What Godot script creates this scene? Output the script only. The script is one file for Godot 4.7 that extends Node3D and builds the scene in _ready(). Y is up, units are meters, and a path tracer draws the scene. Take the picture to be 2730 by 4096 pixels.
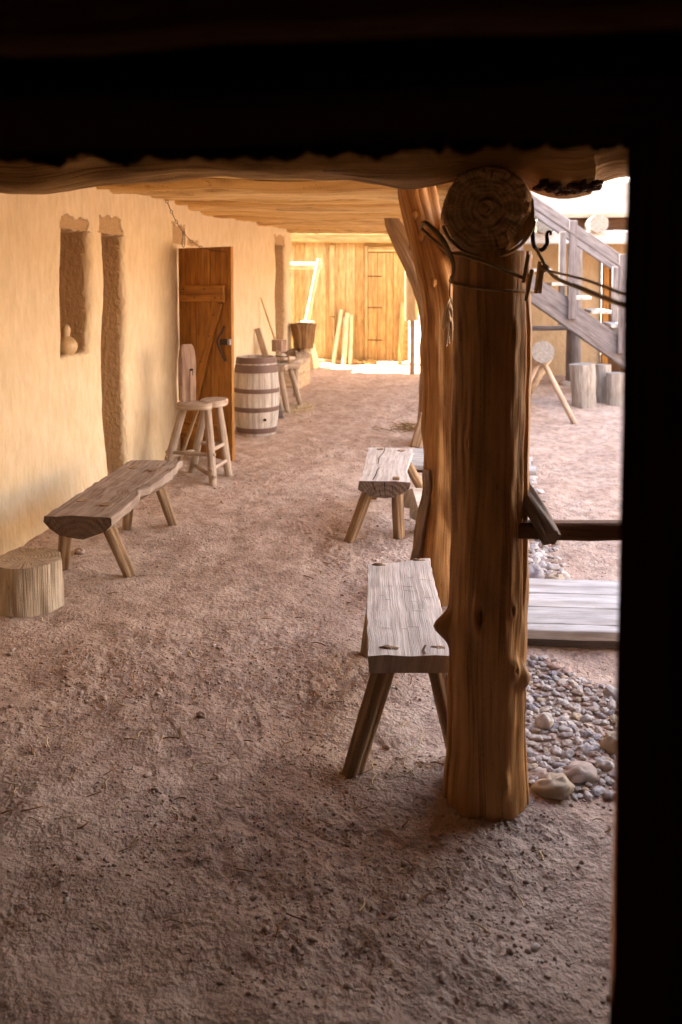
extends Node3D

# A shaded porch of an adobe trading post, seen from a dark doorway. Metres, y up, the porch runs along -z.

var rng := RandomNumberGenerator.new()
var nz := FastNoiseLite.new()
var tex := {}
var M := {}


class Shape:
	var v := PackedVector3Array()
	var n := PackedVector3Array()
	var t := PackedVector2Array()
	var ix := PackedInt32Array()

	# rows of points; smooth normals; wrapped when the last column repeats the first
	func grid(p: PackedVector3Array, uv: PackedVector2Array, cols: int, rows: int, wrap: bool, out: Vector3, mid := PackedVector3Array()) -> void:
		var b := v.size()
		var nn := PackedVector3Array()
		nn.resize(p.size())
		var turn := 0.0
		for r in rows:
			var ra := maxi(r - 1, 0) * cols
			var rb := mini(r + 1, rows - 1) * cols
			for c in cols:
				var ca := c - 1
				var cb := c + 1
				if ca < 0:
					ca = cols - 2 if wrap else 0
				if cb >= cols:
					cb = 1 if wrap else cols - 1
				var d := (p[r * cols + cb] - p[r * cols + ca]).cross(p[rb + c] - p[ra + c])
				d = d.normalized()
				nn[r * cols + c] = d
				turn += d.dot(out if mid.is_empty() else p[r * cols + c] - mid[r])
		if turn < 0.0:
			for k in nn.size():
				nn[k] = -nn[k]
		v.append_array(p)
		n.append_array(nn)
		t.append_array(uv)
		for r in rows - 1:
			for c in cols - 1:
				var a := b + r * cols + c
				if turn < 0.0:
					ix.append_array(PackedInt32Array([a, a + 1, a + cols, a + 1, a + cols + 1, a + cols]))
				else:
					ix.append_array(PackedInt32Array([a, a + cols, a + 1, a + 1, a + cols, a + cols + 1]))

	func tri_fan(ring: PackedVector3Array, c: Vector3, out: Vector3, uvs: float, uvo := Vector2(0.5, 0.5)) -> void:
		var b := v.size()
		out = out.normalized()
		var x := (ring[0] - c)
		x = (x - out * x.dot(out)).normalized()
		var y := out.cross(x)
		v.append(c)
		n.append(out)
		t.append(uvo)
		for q in ring:
			v.append(q)
			n.append(out)
			t.append(uvo + Vector2((q - c).dot(x), (q - c).dot(y)) * uvs)
		var m := ring.size()
		for k in m:
			var a := b + 1 + k
			var e := b + 1 + (k + 1) % m
			if (v[a] - c).cross(v[e] - c).dot(out) > 0.0:
				ix.append_array(PackedInt32Array([b, e, a]))
			else:
				ix.append_array(PackedInt32Array([b, a, e]))

	func face(a: Vector3, b: Vector3, c: Vector3, d: Vector3, out: Vector3, along: Vector3, uvo: Vector2) -> void:
		var k := v.size()
		var nor := (c - a).cross(d - b).normalized()
		if nor.dot(out) < 0.0:
			nor = -nor
		var side := nor.cross(along).normalized()
		if side.length() < 0.5:
			side = nor.cross(Vector3(0.31, 0.9, 0.27)).normalized()
		var al := side.cross(nor)
		for q in [a, b, c, d]:
			v.append(q)
			n.append(nor)
			t.append(uvo + Vector2(q.dot(side), q.dot(al)))
		if (b - a).cross(c - a).dot(nor) > 0.0:
			ix.append_array(PackedInt32Array([k, k + 2, k + 1, k, k + 3, k + 2]))
		else:
			ix.append_array(PackedInt32Array([k, k + 1, k + 2, k, k + 2, k + 3]))

	# a box with chamfered edges
	func box(size: Vector3, x: Transform3D, bevel: float, uvo := Vector2.ZERO) -> void:
		var h := size * 0.5
		var e := minf(bevel, minf(h.x, minf(h.y, h.z)) * 0.9)
		var along := x.basis.x
		if size.y > size.x and size.y >= size.z:
			along = x.basis.y
		elif size.z > size.x and size.z > size.y:
			along = x.basis.z
		var ax := [Vector3.RIGHT, Vector3.UP, Vector3.BACK]
		for i in 3:
			var j := (i + 1) % 3
			var k := (i + 2) % 3
			for s in [-1.0, 1.0]:
				var o: Vector3 = ax[i] * h[i] * s
				var p: Vector3 = ax[j] * (h[j] - e)
				var q: Vector3 = ax[k] * (h[k] - e)
				face(x * (o - p - q), x * (o + p - q), x * (o + p + q), x * (o - p + q), x.basis * (ax[i] * s), along, uvo + Vector2(i * 0.37, s * 0.2))
			for s in [-1.0, 1.0]:
				for w in [-1.0, 1.0]:
					var o1: Vector3 = ax[j] * h[j] * s + ax[k] * (h[k] - e) * w
					var o2: Vector3 = ax[j] * (h[j] - e) * s + ax[k] * h[k] * w
					var l: Vector3 = ax[i] * (h[i] - e)
					face(x * (o1 - l), x * (o1 + l), x * (o2 + l), x * (o2 - l), x.basis * (ax[j] * s + ax[k] * w), along, uvo)
		for sx in [-1.0, 1.0]:
			for sy in [-1.0, 1.0]:
				for sz in [-1.0, 1.0]:
					var c := Vector3(sx * h.x, sy * h.y, sz * h.z)
					var a1 := x * (c - Vector3(0, sy * e, sz * e))
					var a2 := x * (c - Vector3(sx * e, 0, sz * e))
					var a3 := x * (c - Vector3(sx * e, sy * e, 0))
					face(a1, a2, a3, a3, x.basis * Vector3(sx, sy, sz), along, uvo)

	func mesh(shift: Vector3) -> ArrayMesh:
		var w := v
		if shift != Vector3.ZERO:
			w = PackedVector3Array()
			w.resize(v.size())
			for k in v.size():
				w[k] = v[k] + shift
		var a := []
		a.resize(Mesh.ARRAY_MAX)
		a[Mesh.ARRAY_VERTEX] = w
		a[Mesh.ARRAY_NORMAL] = n
		a[Mesh.ARRAY_TEX_UV] = t
		a[Mesh.ARRAY_INDEX] = ix
		var m := ArrayMesh.new()
		m.add_surface_from_arrays(Mesh.PRIMITIVE_TRIANGLES, a)
		return m


# ------------------------------------------------------------------ shapes

func frames(path: PackedVector3Array) -> Array:
	var out := []
	var x := Vector3.ZERO
	for k in path.size():
		var d := (path[mini(k + 1, path.size() - 1)] - path[maxi(k - 1, 0)]).normalized()
		if k == 0:
			x = d.cross(Vector3(0.02, 0.03, 1.0) if absf(d.z) < 0.9 else Vector3(0.03, 1.0, 0.02)).normalized()
		else:
			x = (x - d * x.dot(d)).normalized()
		out.append([x, d.cross(x), d])
	return out


func smooth_path(pts: Array, step: float) -> PackedVector3Array:
	var c := Curve3D.new()
	c.bake_interval = step
	for k in pts.size():
		var tan: Vector3 = (pts[mini(k + 1, pts.size() - 1)] - pts[maxi(k - 1, 0)]) / 6.0
		c.add_point(pts[k], -tan, tan)
	return c.get_baked_points()


func lerp_list(list: Array, f: float) -> float:
	var x := f * (list.size() - 1)
	var k := mini(int(x), list.size() - 2)
	return lerpf(list[k], list[k + 1], x - k)


# a log, branch, rope or pole along a path; extra(length along it, angle) adds to the radius
func tube(s: Shape, path: PackedVector3Array, rad: Array, seg: int, rough := 0.0, sd := 0.0, caps: Shape = null, extra = null, cap_uv := 0.0) -> void:
	var f := frames(path)
	var p := PackedVector3Array()
	var uv := PackedVector2Array()
	var far := 0.0
	var total := 0.0
	for k in path.size() - 1:
		total += path[k].distance_to(path[k + 1])
	var circ: float = TAU * (rad.max() as float)
	for k in path.size():
		if k:
			far += path[k].distance_to(path[k - 1])
		var r: float = lerp_list(rad, far / total)
		for c in seg + 1:
			var a := TAU * (c % seg) / seg
			var dir: Vector3 = f[k][0] * cos(a) + f[k][1] * sin(a)
			var rr := r
			if rough > 0.0:
				rr *= 1.0 + rough * (nz.get_noise_3d(cos(a) * 0.9 + sd, sin(a) * 0.9, far * 2.2 + sd) + 0.45 * nz.get_noise_3d(cos(a) * 3.0, sin(a) * 3.0 + sd, far * 7.0))
			if extra != null:
				rr += extra.call(far, a)
			p.append(path[k] + dir * rr)
			uv.append(Vector2(circ * c / seg + sd, far + sd * 0.7))
	s.grid(p, uv, seg + 1, path.size(), true, Vector3.UP, path)
	var e := caps if caps else s
	var last := path.size() - 1
	var us: float = cap_uv if cap_uv > 0.0 else (0.5 / (rad.max() as float) if caps else 1.0)
	var uo := Vector2(0.5, 0.5) if caps else Vector2(sd, sd)
	s.tri_fan(p.slice(0, seg), path[0], -f[0][2], us, uo)
	e.tri_fan(p.slice(last * (seg + 1), last * (seg + 1) + seg), path[last], f[last][2], us, uo)


func straight(a: Vector3, b: Vector3, step: float) -> PackedVector3Array:
	var m := maxi(1, int(a.distance_to(b) / step))
	var out := PackedVector3Array()
	for k in m + 1:
		out.append(a.lerp(b, float(k) / m))
	return out


func pole(s: Shape, a: Vector3, b: Vector3, ra: float, rb: float, seg := 12, rough := 0.08, sd := 0.0, caps: Shape = null) -> void:
	tube(s, straight(a, b, maxf(0.05, a.distance_to(b) / 14.0)), [ra, rb], seg, rough, sd if sd else rng.randf() * 50.0, caps)


# a closed profile swept through stations; hard edges along the profile, unevenness from noise
func sweep(s: Shape, prof: PackedVector2Array, st: Array, amp: float, sd: float, caps: Shape = null, freq := 6.0, scale_of = null) -> void:
	var m := prof.size()
	var rings := []
	var mid := PackedVector3Array()
	for k in st.size():
		var x: Transform3D = st[k]
		var ring := PackedVector3Array()
		for q in prof:
			var g := q
			if scale_of != null:
				g = scale_of.call(q, float(k) / (st.size() - 1))
			var w := x * Vector3(g.x, g.y, 0.0)
			w += Vector3(nz.get_noise_3d(w.x * freq + sd, w.y * freq, w.z * freq), nz.get_noise_3d(w.x * freq, w.y * freq + sd + 40.0, w.z * freq), 0.0) * amp
			ring.append(w)
		rings.append(ring)
		mid.append(x.origin)
	var per := 0.0
	for c in m:
		var p := PackedVector3Array()
		var uv := PackedVector2Array()
		var far := 0.0
		var e := (c + 1) % m
		var w := prof[c].distance_to(prof[e])
		for k in st.size():
			if k:
				far += mid[k].distance_to(mid[k - 1])
			p.append(rings[k][c])
			p.append(rings[k][e])
			uv.append(Vector2(sd + per, far + sd))
			uv.append(Vector2(sd + per + w, far + sd))
		per += w
		var ctr: Vector2 = (prof[c] + prof[e]) * 0.5
		var d := prof[e] - prof[c]
		var x0: Transform3D = st[0]
		var o := x0.basis * Vector3(d.y, -d.x, 0.0)
		if area(prof) < 0.0:
			o = -o
		s.grid(p, uv, 2, st.size(), false, o)
	var t := caps if caps else s
	var c0 := Vector3.ZERO
	var c1 := Vector3.ZERO
	for q in rings[0]:
		c0 += q / m
	for q in rings[-1]:
		c1 += q / m
	t.tri_fan(rings[0], c0, mid[0] - mid[1], 1.6, Vector2(0.5, 0.3))
	s.tri_fan(rings[-1], c1, mid[-1] - mid[-2], 1.6, Vector2(0.5, 0.3))


func area(p: PackedVector2Array) -> float:
	var a := 0.0
	for k in p.size():
		a += p[k].cross(p[(k + 1) % p.size()])
	return a


# stations from a to b, y kept up, local x to the side
func stations(a: Vector3, b: Vector3, count: int, roll := 0.0) -> Array:
	var z := (b - a).normalized()
	var x := Vector3.UP.cross(z).normalized() if absf(z.y) < 0.95 else Vector3.RIGHT
	var y := z.cross(x)
	var bas := Basis(x, y, z) * Basis(Vector3.BACK, roll)
	var out := []
	for k in count:
		out.append(Transform3D(bas, a.lerp(b, float(k) / (count - 1))))
	return out


func rect_prof(w: float, h: float, e: float) -> PackedVector2Array:
	var x := w * 0.5
	var y := h * 0.5
	return PackedVector2Array([Vector2(-x + e, -y), Vector2(x - e, -y), Vector2(x, -y + e), Vector2(x, y - e), Vector2(x - e, y), Vector2(-x + e, y), Vector2(-x, y - e), Vector2(-x, -y + e)])


func lump(seg: int, rows: int, sd: float, amp: float) -> Shape:
	var s := Shape.new()
	var p := PackedVector3Array()
	var uv := PackedVector2Array()
	var mid := PackedVector3Array()
	for r in rows:
		var la := PI * (float(r) / (rows - 1) - 0.5)
		for c in seg + 1:
			var lo := TAU * (c % seg) / seg
			var d := Vector3(cos(la) * cos(lo), sin(la), cos(la) * sin(lo))
			p.append(d * (1.0 + amp * nz.get_noise_3d(d.x * 1.3 + sd, d.y * 1.3, d.z * 1.3) + amp * 0.3 * nz.get_noise_3d(d.x * 4.0 + sd, d.y * 4.0, d.z * 4.0)))
			uv.append(Vector2(float(c) / seg, float(r) / rows) * 0.3)
		mid.append(Vector3.ZERO)
	s.grid(p, uv, seg + 1, rows, true, Vector3.UP, mid)
	# poles: radial normals
	for c in seg + 1:
		s.n[c] = Vector3.DOWN
		s.n[(rows - 1) * (seg + 1) + c] = Vector3.UP
	return s


func blob(s: Shape, l: Shape, c: Vector3, r: Vector3) -> void:
	var b := s.v.size()
	for q in l.v.size():
		s.v.append(c + l.v[q] * r)
		s.n.append(l.n[q])
		s.t.append(l.t[q])
	for q in l.ix:
		s.ix.append(q + b)


# ------------------------------------------------------------------ nodes

func tag(o: Node3D, label: String, category: String, group := "", kind := "") -> Node3D:
	if label:
		o.set_meta("label", label)
	if category:
		o.set_meta("category", category)
	if group:
		o.set_meta("group", group)
	if kind:
		o.set_meta("kind", kind)
	return o


func named(o: Node3D, called: String, parent: Node) -> void:
	var k := 0
	var want := called
	while parent.has_node(NodePath(want)):
		k += 1
		want = "%s_%03d" % [called, k]
	o.name = want
	parent.add_child(o, true)


func thing(called: String, label: String, category: String, at: Vector3, group := "") -> Node3D:
	var o := Node3D.new()
	named(o, called, self)
	o.position = at
	return tag(o, label, category, group)


func part(called: String, s: Shape, m: Material, parent: Node, local := false) -> MeshInstance3D:
	var shift := Vector3.ZERO
	if not local and parent != self:
		var up := parent
		while up.get_parent() != self:
			up = up.get_parent()
		shift = -(up as Node3D).position
	var o := MeshInstance3D.new()
	o.mesh = s.mesh(shift)
	o.material_override = m
	named(o, called, parent)
	return o


# a thing that is one mesh
func solo(called: String, s: Shape, m: Material, label: String, category: String, at: Vector3, group := "") -> MeshInstance3D:
	var o := MeshInstance3D.new()
	o.mesh = s.mesh(-at)
	o.material_override = m
	named(o, called, self)
	o.position = at
	tag(o, label, category, group)
	return o


func struct(called: String, s: Shape, m: Material) -> MeshInstance3D:
	var o := part(called, s, m, self)
	o.set_meta("kind", "structure")
	return o


# ------------------------------------------------------------------ materials

func lin(r: float, g: float, b: float) -> Color:
	return Color(r, g, b).linear_to_srgb()


func noise_tex(freq: float, oct: int, a: Color, b: Color, sd: int, size := 512, kind := FastNoiseLite.TYPE_SIMPLEX_SMOOTH, mid := Color(0, 0, 0, 0), gain := 0.55) -> NoiseTexture2D:
	var f := FastNoiseLite.new()
	f.noise_type = kind
	f.seed = sd
	f.frequency = freq
	f.fractal_octaves = oct
	f.fractal_gain = gain
	var t := NoiseTexture2D.new()
	t.width = size
	t.height = size
	t.seamless = true
	t.normalize = true
	t.noise = f
	var g := Gradient.new()
	g.set_color(0, a)
	g.set_color(1, b)
	g.set_offset(0, 0.12)
	g.set_offset(1, 0.88)
	if mid.a > 0.0:
		g.add_point(0.5, mid)
	t.color_ramp = g
	return t


func wood_textures() -> void:
	# wood grain: 0.6 m across, 2.4 m along
	var w := 384
	var h := 960
	var val := PackedFloat32Array()
	val.resize(w * h)
	var bytes_h := PackedByteArray()
	bytes_h.resize(w * h)
	for y in h:
		var v := float(y) / h * 2.4
		for x in w:
			var u := float(x) / w * 0.6
			var wob := u + 0.014 * nz.get_noise_2d(u * 4.0, v * 1.0) + 0.002 * nz.get_noise_2d(u * 9.0 + 9.0, v * 4.0)
			var g := 0.5 + 0.34 * nz.get_noise_2d(wob * 46.0, v * 1.1) + 0.26 * nz.get_noise_2d(wob * 150.0 + 30.0, v * 3.4) + 0.28 * nz.get_noise_2d(wob * 12.0 + 70.0, v * 0.7)
			g += 0.12 * nz.get_noise_2d(u * 260.0, v * 60.0)
			var cr := absf(nz.get_noise_2d(wob * 26.0 + 200.0, v * 0.9))
			var open := nz.get_noise_2d(u * 8.0 + 400.0, v * 1.3)
			var hh := g
			if cr < 0.03 and open > -0.05:
				var dip := (1.0 - cr / 0.03)
				g -= 0.5 * dip
				hh -= 0.9 * dip
			val[y * w + x] = clampf(g, 0.0, 1.0)
			bytes_h[y * w + x] = int(clampf(hh * 0.7 + 0.25, 0.0, 1.0) * 255.0)
	tex.grain_h = ImageTexture.create_from_image(Image.create_from_data(w, h, false, Image.FORMAT_L8, bytes_h))
	var ramps := {
		"warm": [Color(0.46, 0.38, 0.32), Color(0.84, 0.81, 0.78), Color(1.0, 1.0, 1.0)],
		"pale": [Color(0.72, 0.67, 0.63), Color(0.92, 0.91, 0.90), Color(1.0, 1.0, 1.0)],
		"grey": [Color(0.58, 0.53, 0.50), Color(0.88, 0.87, 0.87), Color(1.0, 1.0, 1.0)],
	}
	for name in ramps:
		var lut := PackedByteArray()
		for k in 256:
			var f := k / 255.0
			var c: Color = ramps[name][0].lerp(ramps[name][1], smoothstep(0.0, 0.5, f)) if f < 0.5 else ramps[name][1].lerp(ramps[name][2], smoothstep(0.5, 1.0, f))
			c = c.linear_to_srgb()
			lut.append_array(PackedByteArray([int(c.r * 255), int(c.g * 255), int(c.b * 255)]))
		var by := PackedByteArray()
		by.resize(w * h * 3)
		for k in w * h:
			var q := int(val[k] * 255.0) * 3
			by[k * 3] = lut[q]
			by[k * 3 + 1] = lut[q + 1]
			by[k * 3 + 2] = lut[q + 2]
		tex[name] = ImageTexture.create_from_image(Image.create_from_data(w, h, false, Image.FORMAT_RGB8, by))
	# end grain: growth rings and drying checks
	var e := 256
	var eb := PackedByteArray()
	eb.resize(e * e * 3)
	var eh := PackedByteArray()
	eh.resize(e * e)
	for y in e:
		for x in e:
			var p := Vector2(x - e / 2.0 + 6.0, y - e / 2.0 - 4.0) / (e / 2.0)
			var r := p.length()
			var a := p.angle()
			var rr := r + 0.028 * nz.get_noise_2d(p.x * 2.0, p.y * 2.0)
			var g := 0.66 + 0.12 * sin(rr * 62.0) + 0.18 * nz.get_noise_2d(p.x * 3.0 + 7.0, p.y * 3.0) + 0.14 * nz.get_noise_2d(p.x * 30.0, p.y * 30.0)
			var ca := absf(nz.get_noise_2d(cos(a) * 5.0 + 30.0, sin(a) * 5.0 + 0.4 * r))
			var hh := g
			if ca < 0.05 * (0.3 + r) and r > 0.12:
				g -= 0.42
				hh -= 0.8
			g = clampf(g, 0.0, 1.0)
			var c := Color(0.34, 0.28, 0.24).lerp(Color(1.0, 0.99, 0.97), g).linear_to_srgb()
			var k := y * e + x
			eb[k * 3] = int(c.r * 255)
			eb[k * 3 + 1] = int(c.g * 255)
			eb[k * 3 + 2] = int(c.b * 255)
			eh[k] = int(clampf(hh, 0.0, 1.0) * 255)
	tex.rings = ImageTexture.create_from_image(Image.create_from_data(e, e, false, Image.FORMAT_RGB8, eb))
	tex.rings_h = ImageTexture.create_from_image(Image.create_from_data(e, e, false, Image.FORMAT_L8, eh))
	tex.blotch = noise_tex(0.012, 4, lin(0.62, 0.60, 0.58), Color.WHITE, 77, 512)


func wood(c: Color, ramp := "warm", relief := 0.35, rough := 0.8, detail := true) -> StandardMaterial3D:
	var m := StandardMaterial3D.new()
	m.albedo_color = c
	m.albedo_texture = tex[ramp]
	m.uv1_scale = Vector3(1.0 / 0.6, 1.0 / 2.4, 1.0)
	m.roughness = rough
	m.metallic_specular = 0.35
	if detail:
		m.detail_enabled = true
		m.detail_blend_mode = BaseMaterial3D.BLEND_MODE_MUL
		m.detail_albedo = tex.blotch
		m.detail_uv_layer = BaseMaterial3D.DETAIL_UV_1
	if relief > 0.0:
		m.heightmap_enabled = true
		m.heightmap_texture = tex.grain_h
		m.heightmap_scale = relief
	return m


func end_grain(c: Color, relief := 0.6) -> StandardMaterial3D:
	var m := StandardMaterial3D.new()
	m.albedo_color = c
	m.albedo_texture = tex.rings
	m.roughness = 0.9
	m.heightmap_enabled = true
	m.heightmap_texture = tex.rings_h
	m.heightmap_scale = relief
	return m


func earth(t: Texture2D, h: Texture2D, c: Color, sc: Vector3, relief: float, det: Texture2D = null) -> StandardMaterial3D:
	var m := StandardMaterial3D.new()
	m.albedo_color = c
	m.albedo_texture = t
	m.uv1_triplanar = true
	m.uv1_world_triplanar = true
	m.uv1_scale = sc
	m.roughness = 0.95
	m.metallic_specular = 0.2
	m.heightmap_enabled = true
	m.heightmap_texture = h
	m.heightmap_scale = relief
	if det:
		m.detail_enabled = true
		m.detail_blend_mode = BaseMaterial3D.BLEND_MODE_MUL
		m.detail_albedo = det
		m.detail_uv_layer = BaseMaterial3D.DETAIL_UV_2
		m.uv2_triplanar = true
		m.uv2_world_triplanar = true
		m.uv2_scale = Vector3(0.35, 0.35, 0.35)
	return m


func plain(c: Color, rough: float, metal := 0.0) -> StandardMaterial3D:
	var m := StandardMaterial3D.new()
	m.albedo_color = c
	m.roughness = rough
	m.metallic = metal
	return m


# worn plaster: soft blotches, runs, chips, straw flecks and hairline cracks
func plaster_marks() -> ImageTexture:
	var w := 1024
	var f := FastNoiseLite.new()
	f.seed = 91
	f.frequency = 0.008
	f.fractal_octaves = 5
	var soft := f.get_seamless_image(w, w)
	soft.convert(Image.FORMAT_L8)
	var d := soft.get_data()
	var v := PackedFloat32Array()
	v.resize(w * w)
	for k in w * w:
		v[k] = 0.86 + 0.14 * d[k] / 255.0
	var r := RandomNumberGenerator.new()
	r.seed = 5
	for k in 1500:
		var x := r.randi() % w
		var y := r.randi() % w
		var run := r.randf() < 0.3
		var l := r.randi_range(14, 70) if run else r.randi_range(2, 7)
		var dark := r.randf_range(0.03, 0.09) if run else r.randf_range(-0.08, 0.28)
		var dx := r.randf_range(-0.12, 0.12) if run else r.randf_range(-1.0, 1.0)
		for q in l:
			var i := posmod(y + q, w) * w + posmod(x + int(dx * q), w)
			v[i] -= dark * sin(PI * (q + 0.5) / l)
			if not run or q % 2 == 0:
				v[posmod(i + 1, w * w)] -= dark * 0.5
	for k in 16:
		var x := float(r.randi() % w)
		var y := r.randi() % w
		var dx := r.randf_range(-0.5, 0.5)
		for q in r.randi_range(60, 190):
			x += dx + r.randf_range(-1.1, 1.1)
			v[posmod(y + q, w) * w + posmod(int(x), w)] -= 0.22
	var by := PackedByteArray()
	by.resize(w * w * 3)
	for k in w * w:
		var c := Color(1, 1, 1).lerp(Color(0.30, 0.22, 0.15), clampf((1.0 - v[k]) * 1.15, 0.0, 0.8)).linear_to_srgb()
		by[k * 3] = int(c.r * 255)
		by[k * 3 + 1] = int(c.g * 255)
		by[k * 3 + 2] = int(c.b * 255)
	return ImageTexture.create_from_image(Image.create_from_data(w, w, false, Image.FORMAT_RGB8, by))


func make_materials() -> void:
	wood_textures()
	M.post = wood(lin(0.66, 0.35, 0.125), "warm", 0.2, 0.6)
	M.beam = wood(lin(0.66, 0.40, 0.14), "warm", 0.5, 0.7)
	M.ceiling = [wood(lin(0.82, 0.55, 0.21), "warm", 0.4, 0.8, false), wood(lin(0.72, 0.45, 0.16), "warm", 0.4, 0.8, false), wood(lin(0.85, 0.60, 0.27), "warm", 0.4, 0.8, false)]
	M.door = wood(lin(0.50, 0.235, 0.05), "warm", 0.2, 0.6)
	M.gate = [wood(lin(0.53, 0.365, 0.16), "grey", 0.2), wood(lin(0.57, 0.41, 0.19), "grey", 0.2), wood(lin(0.48, 0.31, 0.12), "grey", 0.2)]
	M.peeled = wood(lin(0.80, 0.66, 0.44), "grey", 0.2)
	M.bench = wood(lin(0.44, 0.345, 0.285), "grey", 0.3, 0.85)
	M.pale = wood(lin(0.74, 0.65, 0.59), "pale", 0.18, 0.85)
	M.leg = wood(lin(0.46, 0.32, 0.20), "warm", 0.4, 0.85)
	M.peg = wood(lin(0.42, 0.30, 0.21), "grey", 0.4)
	M.stool = wood(lin(0.56, 0.44, 0.34), "grey", 0.3, 0.85)
	M.clamp = wood(lin(0.46, 0.31, 0.23), "grey", 0.12, 0.5)
	M.stave = [wood(lin(0.62, 0.55, 0.49), "pale", 0.3), wood(lin(0.56, 0.50, 0.45), "pale", 0.3), wood(lin(0.68, 0.61, 0.55), "pale", 0.3)]
	M.hoop = plain(lin(0.15, 0.09, 0.072), 0.65, 0.25)
	M.grey = [wood(lin(0.235, 0.215, 0.225), "grey", 0.4), wood(lin(0.26, 0.24, 0.25), "grey", 0.4), wood(lin(0.21, 0.19, 0.20), "grey", 0.4)]
	M.walk = [wood(lin(0.62, 0.60, 0.595), "pale", 0.25), wood(lin(0.57, 0.55, 0.54), "pale", 0.25), wood(lin(0.65, 0.635, 0.62), "pale", 0.25)]
	M.stump = wood(lin(0.66, 0.54, 0.40), "grey", 0.5, 0.9)
	M.stump_grey = wood(lin(0.42, 0.385, 0.35), "grey", 0.8, 0.9)
	M.dark = wood(lin(0.030, 0.012, 0.006), "warm", 0.4, 0.9)  # near black stands in for deep shade on the doorway frame
	M.flat_black = plain(lin(0.03, 0.017, 0.012), 1.0)
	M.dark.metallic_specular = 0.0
	M.flat_black.metallic_specular = 0.0
	M.mud = plain(lin(0.42, 0.26, 0.10), 1.0)
	M.shaded_logs = wood(lin(0.020, 0.010, 0.006), "warm", 0.4)  # near porch logs: shade put into the colour, almost black
	M.rail = wood(lin(0.30, 0.16, 0.085), "warm", 0.3)
	M.brown = wood(lin(0.13, 0.06, 0.025), "warm", 0.3)
	M.crate = wood(lin(0.70, 0.52, 0.35), "pale", 0.15)
	M.end_log = end_grain(lin(0.70, 0.44, 0.21), 0.5)
	M.end_stump = end_grain(lin(0.62, 0.50, 0.38), 1.0)
	M.end_bench = end_grain(lin(0.21, 0.145, 0.11), 1.0)
	M.end_grey = end_grain(lin(0.40, 0.37, 0.335), 1.2)
	M.iron = plain(lin(0.06, 0.045, 0.04), 0.6, 0.6)
	M.steel = plain(lin(0.30, 0.28, 0.30), 0.5, 0.4)
	M.rope = wood(lin(0.80, 0.57, 0.29), "warm", 0.3)
	M.twig = wood(lin(0.72, 0.50, 0.26), "warm", 0.3)
	var pl_a := noise_tex(0.011, 6, lin(0.63, 0.495, 0.32), lin(0.72, 0.59, 0.42), 5, 1024, FastNoiseLite.TYPE_SIMPLEX_SMOOTH, lin(0.68, 0.545, 0.365))
	var pl_h := noise_tex(0.022, 6, Color.BLACK, Color.WHITE, 6, 1024)
	var pl_d := plaster_marks()
	M.plaster = earth(pl_a, pl_h, Color.WHITE, Vector3(0.9, 0.34, 0.9), 0.4, pl_d)
	M.plaster_raw = earth(pl_a, noise_tex(0.03, 6, Color.BLACK, Color.WHITE, 8, 512), lin(0.72, 0.66, 0.62), Vector3(1.4, 0.9, 1.4), 2.2)
	M.reveal = earth(pl_a, noise_tex(0.03, 6, Color.BLACK, Color.WHITE, 8, 512), lin(0.70, 0.60, 0.51), Vector3(1.6, 1.0, 1.6), 0.6)
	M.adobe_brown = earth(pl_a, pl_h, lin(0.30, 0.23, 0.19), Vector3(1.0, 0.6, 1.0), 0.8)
	M.lintel = earth(pl_a, pl_h, lin(0.62, 0.52, 0.42), Vector3(1.6, 3.0, 0.8), 0.6)
	M.white_wall = earth(noise_tex(0.02, 5, lin(0.33, 0.305, 0.28), lin(0.42, 0.395, 0.365), 9), pl_h, Color.WHITE, Vector3(0.4, 0.4, 0.4), 0.8)
	M.orange_wall = earth(pl_a, pl_h, lin(0.60, 0.54, 0.50), Vector3(0.5, 0.3, 0.5), 0.6)
	var gr_a := noise_tex(0.010, 7, lin(0.32, 0.225, 0.175), lin(0.62, 0.485, 0.395), 21, 1024, FastNoiseLite.TYPE_SIMPLEX_SMOOTH, lin(0.51, 0.38, 0.305), 0.72)
	var gr_h := noise_tex(0.045, 6, Color.BLACK, Color.WHITE, 22, 1024, FastNoiseLite.TYPE_SIMPLEX_SMOOTH, Color(0, 0, 0, 0), 0.62)
	var gr_d := noise_tex(0.012, 5, lin(0.78, 0.74, 0.71), Color.WHITE, 23, 512)
	M.ground = earth(gr_a, gr_h, Color.WHITE, Vector3(0.8, 0.8, 0.8), 0.65, gr_d)
	M.bark = wood(lin(0.40, 0.24, 0.11), "warm", 0.8, 0.9)
	M.cord = wood(lin(0.62, 0.46, 0.28), "warm", 0.2)
	M.fur = earth(noise_tex(0.012, 4, lin(0.14, 0.07, 0.03), lin(0.62, 0.52, 0.42), 40, 256), noise_tex(0.06, 5, Color.BLACK, Color.WHITE, 41, 256), Color.WHITE, Vector3(3, 3, 3), 1.5)
	M.stones = []
	for c in [[0.50, 0.40, 0.34], [0.42, 0.35, 0.33], [0.57, 0.47, 0.39], [0.36, 0.33, 0.34], [0.50, 0.36, 0.30], [0.64, 0.58, 0.53], [0.52, 0.42, 0.31]]:
		var m := earth(tex.blotch, tex.blotch, lin(c[0], c[1], c[2]), Vector3(4, 4, 4), 0.15)
		m.uv1_world_triplanar = false
		m.roughness = 0.75
		M.stones.append(m)


# ------------------------------------------------------------------ setting

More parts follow.
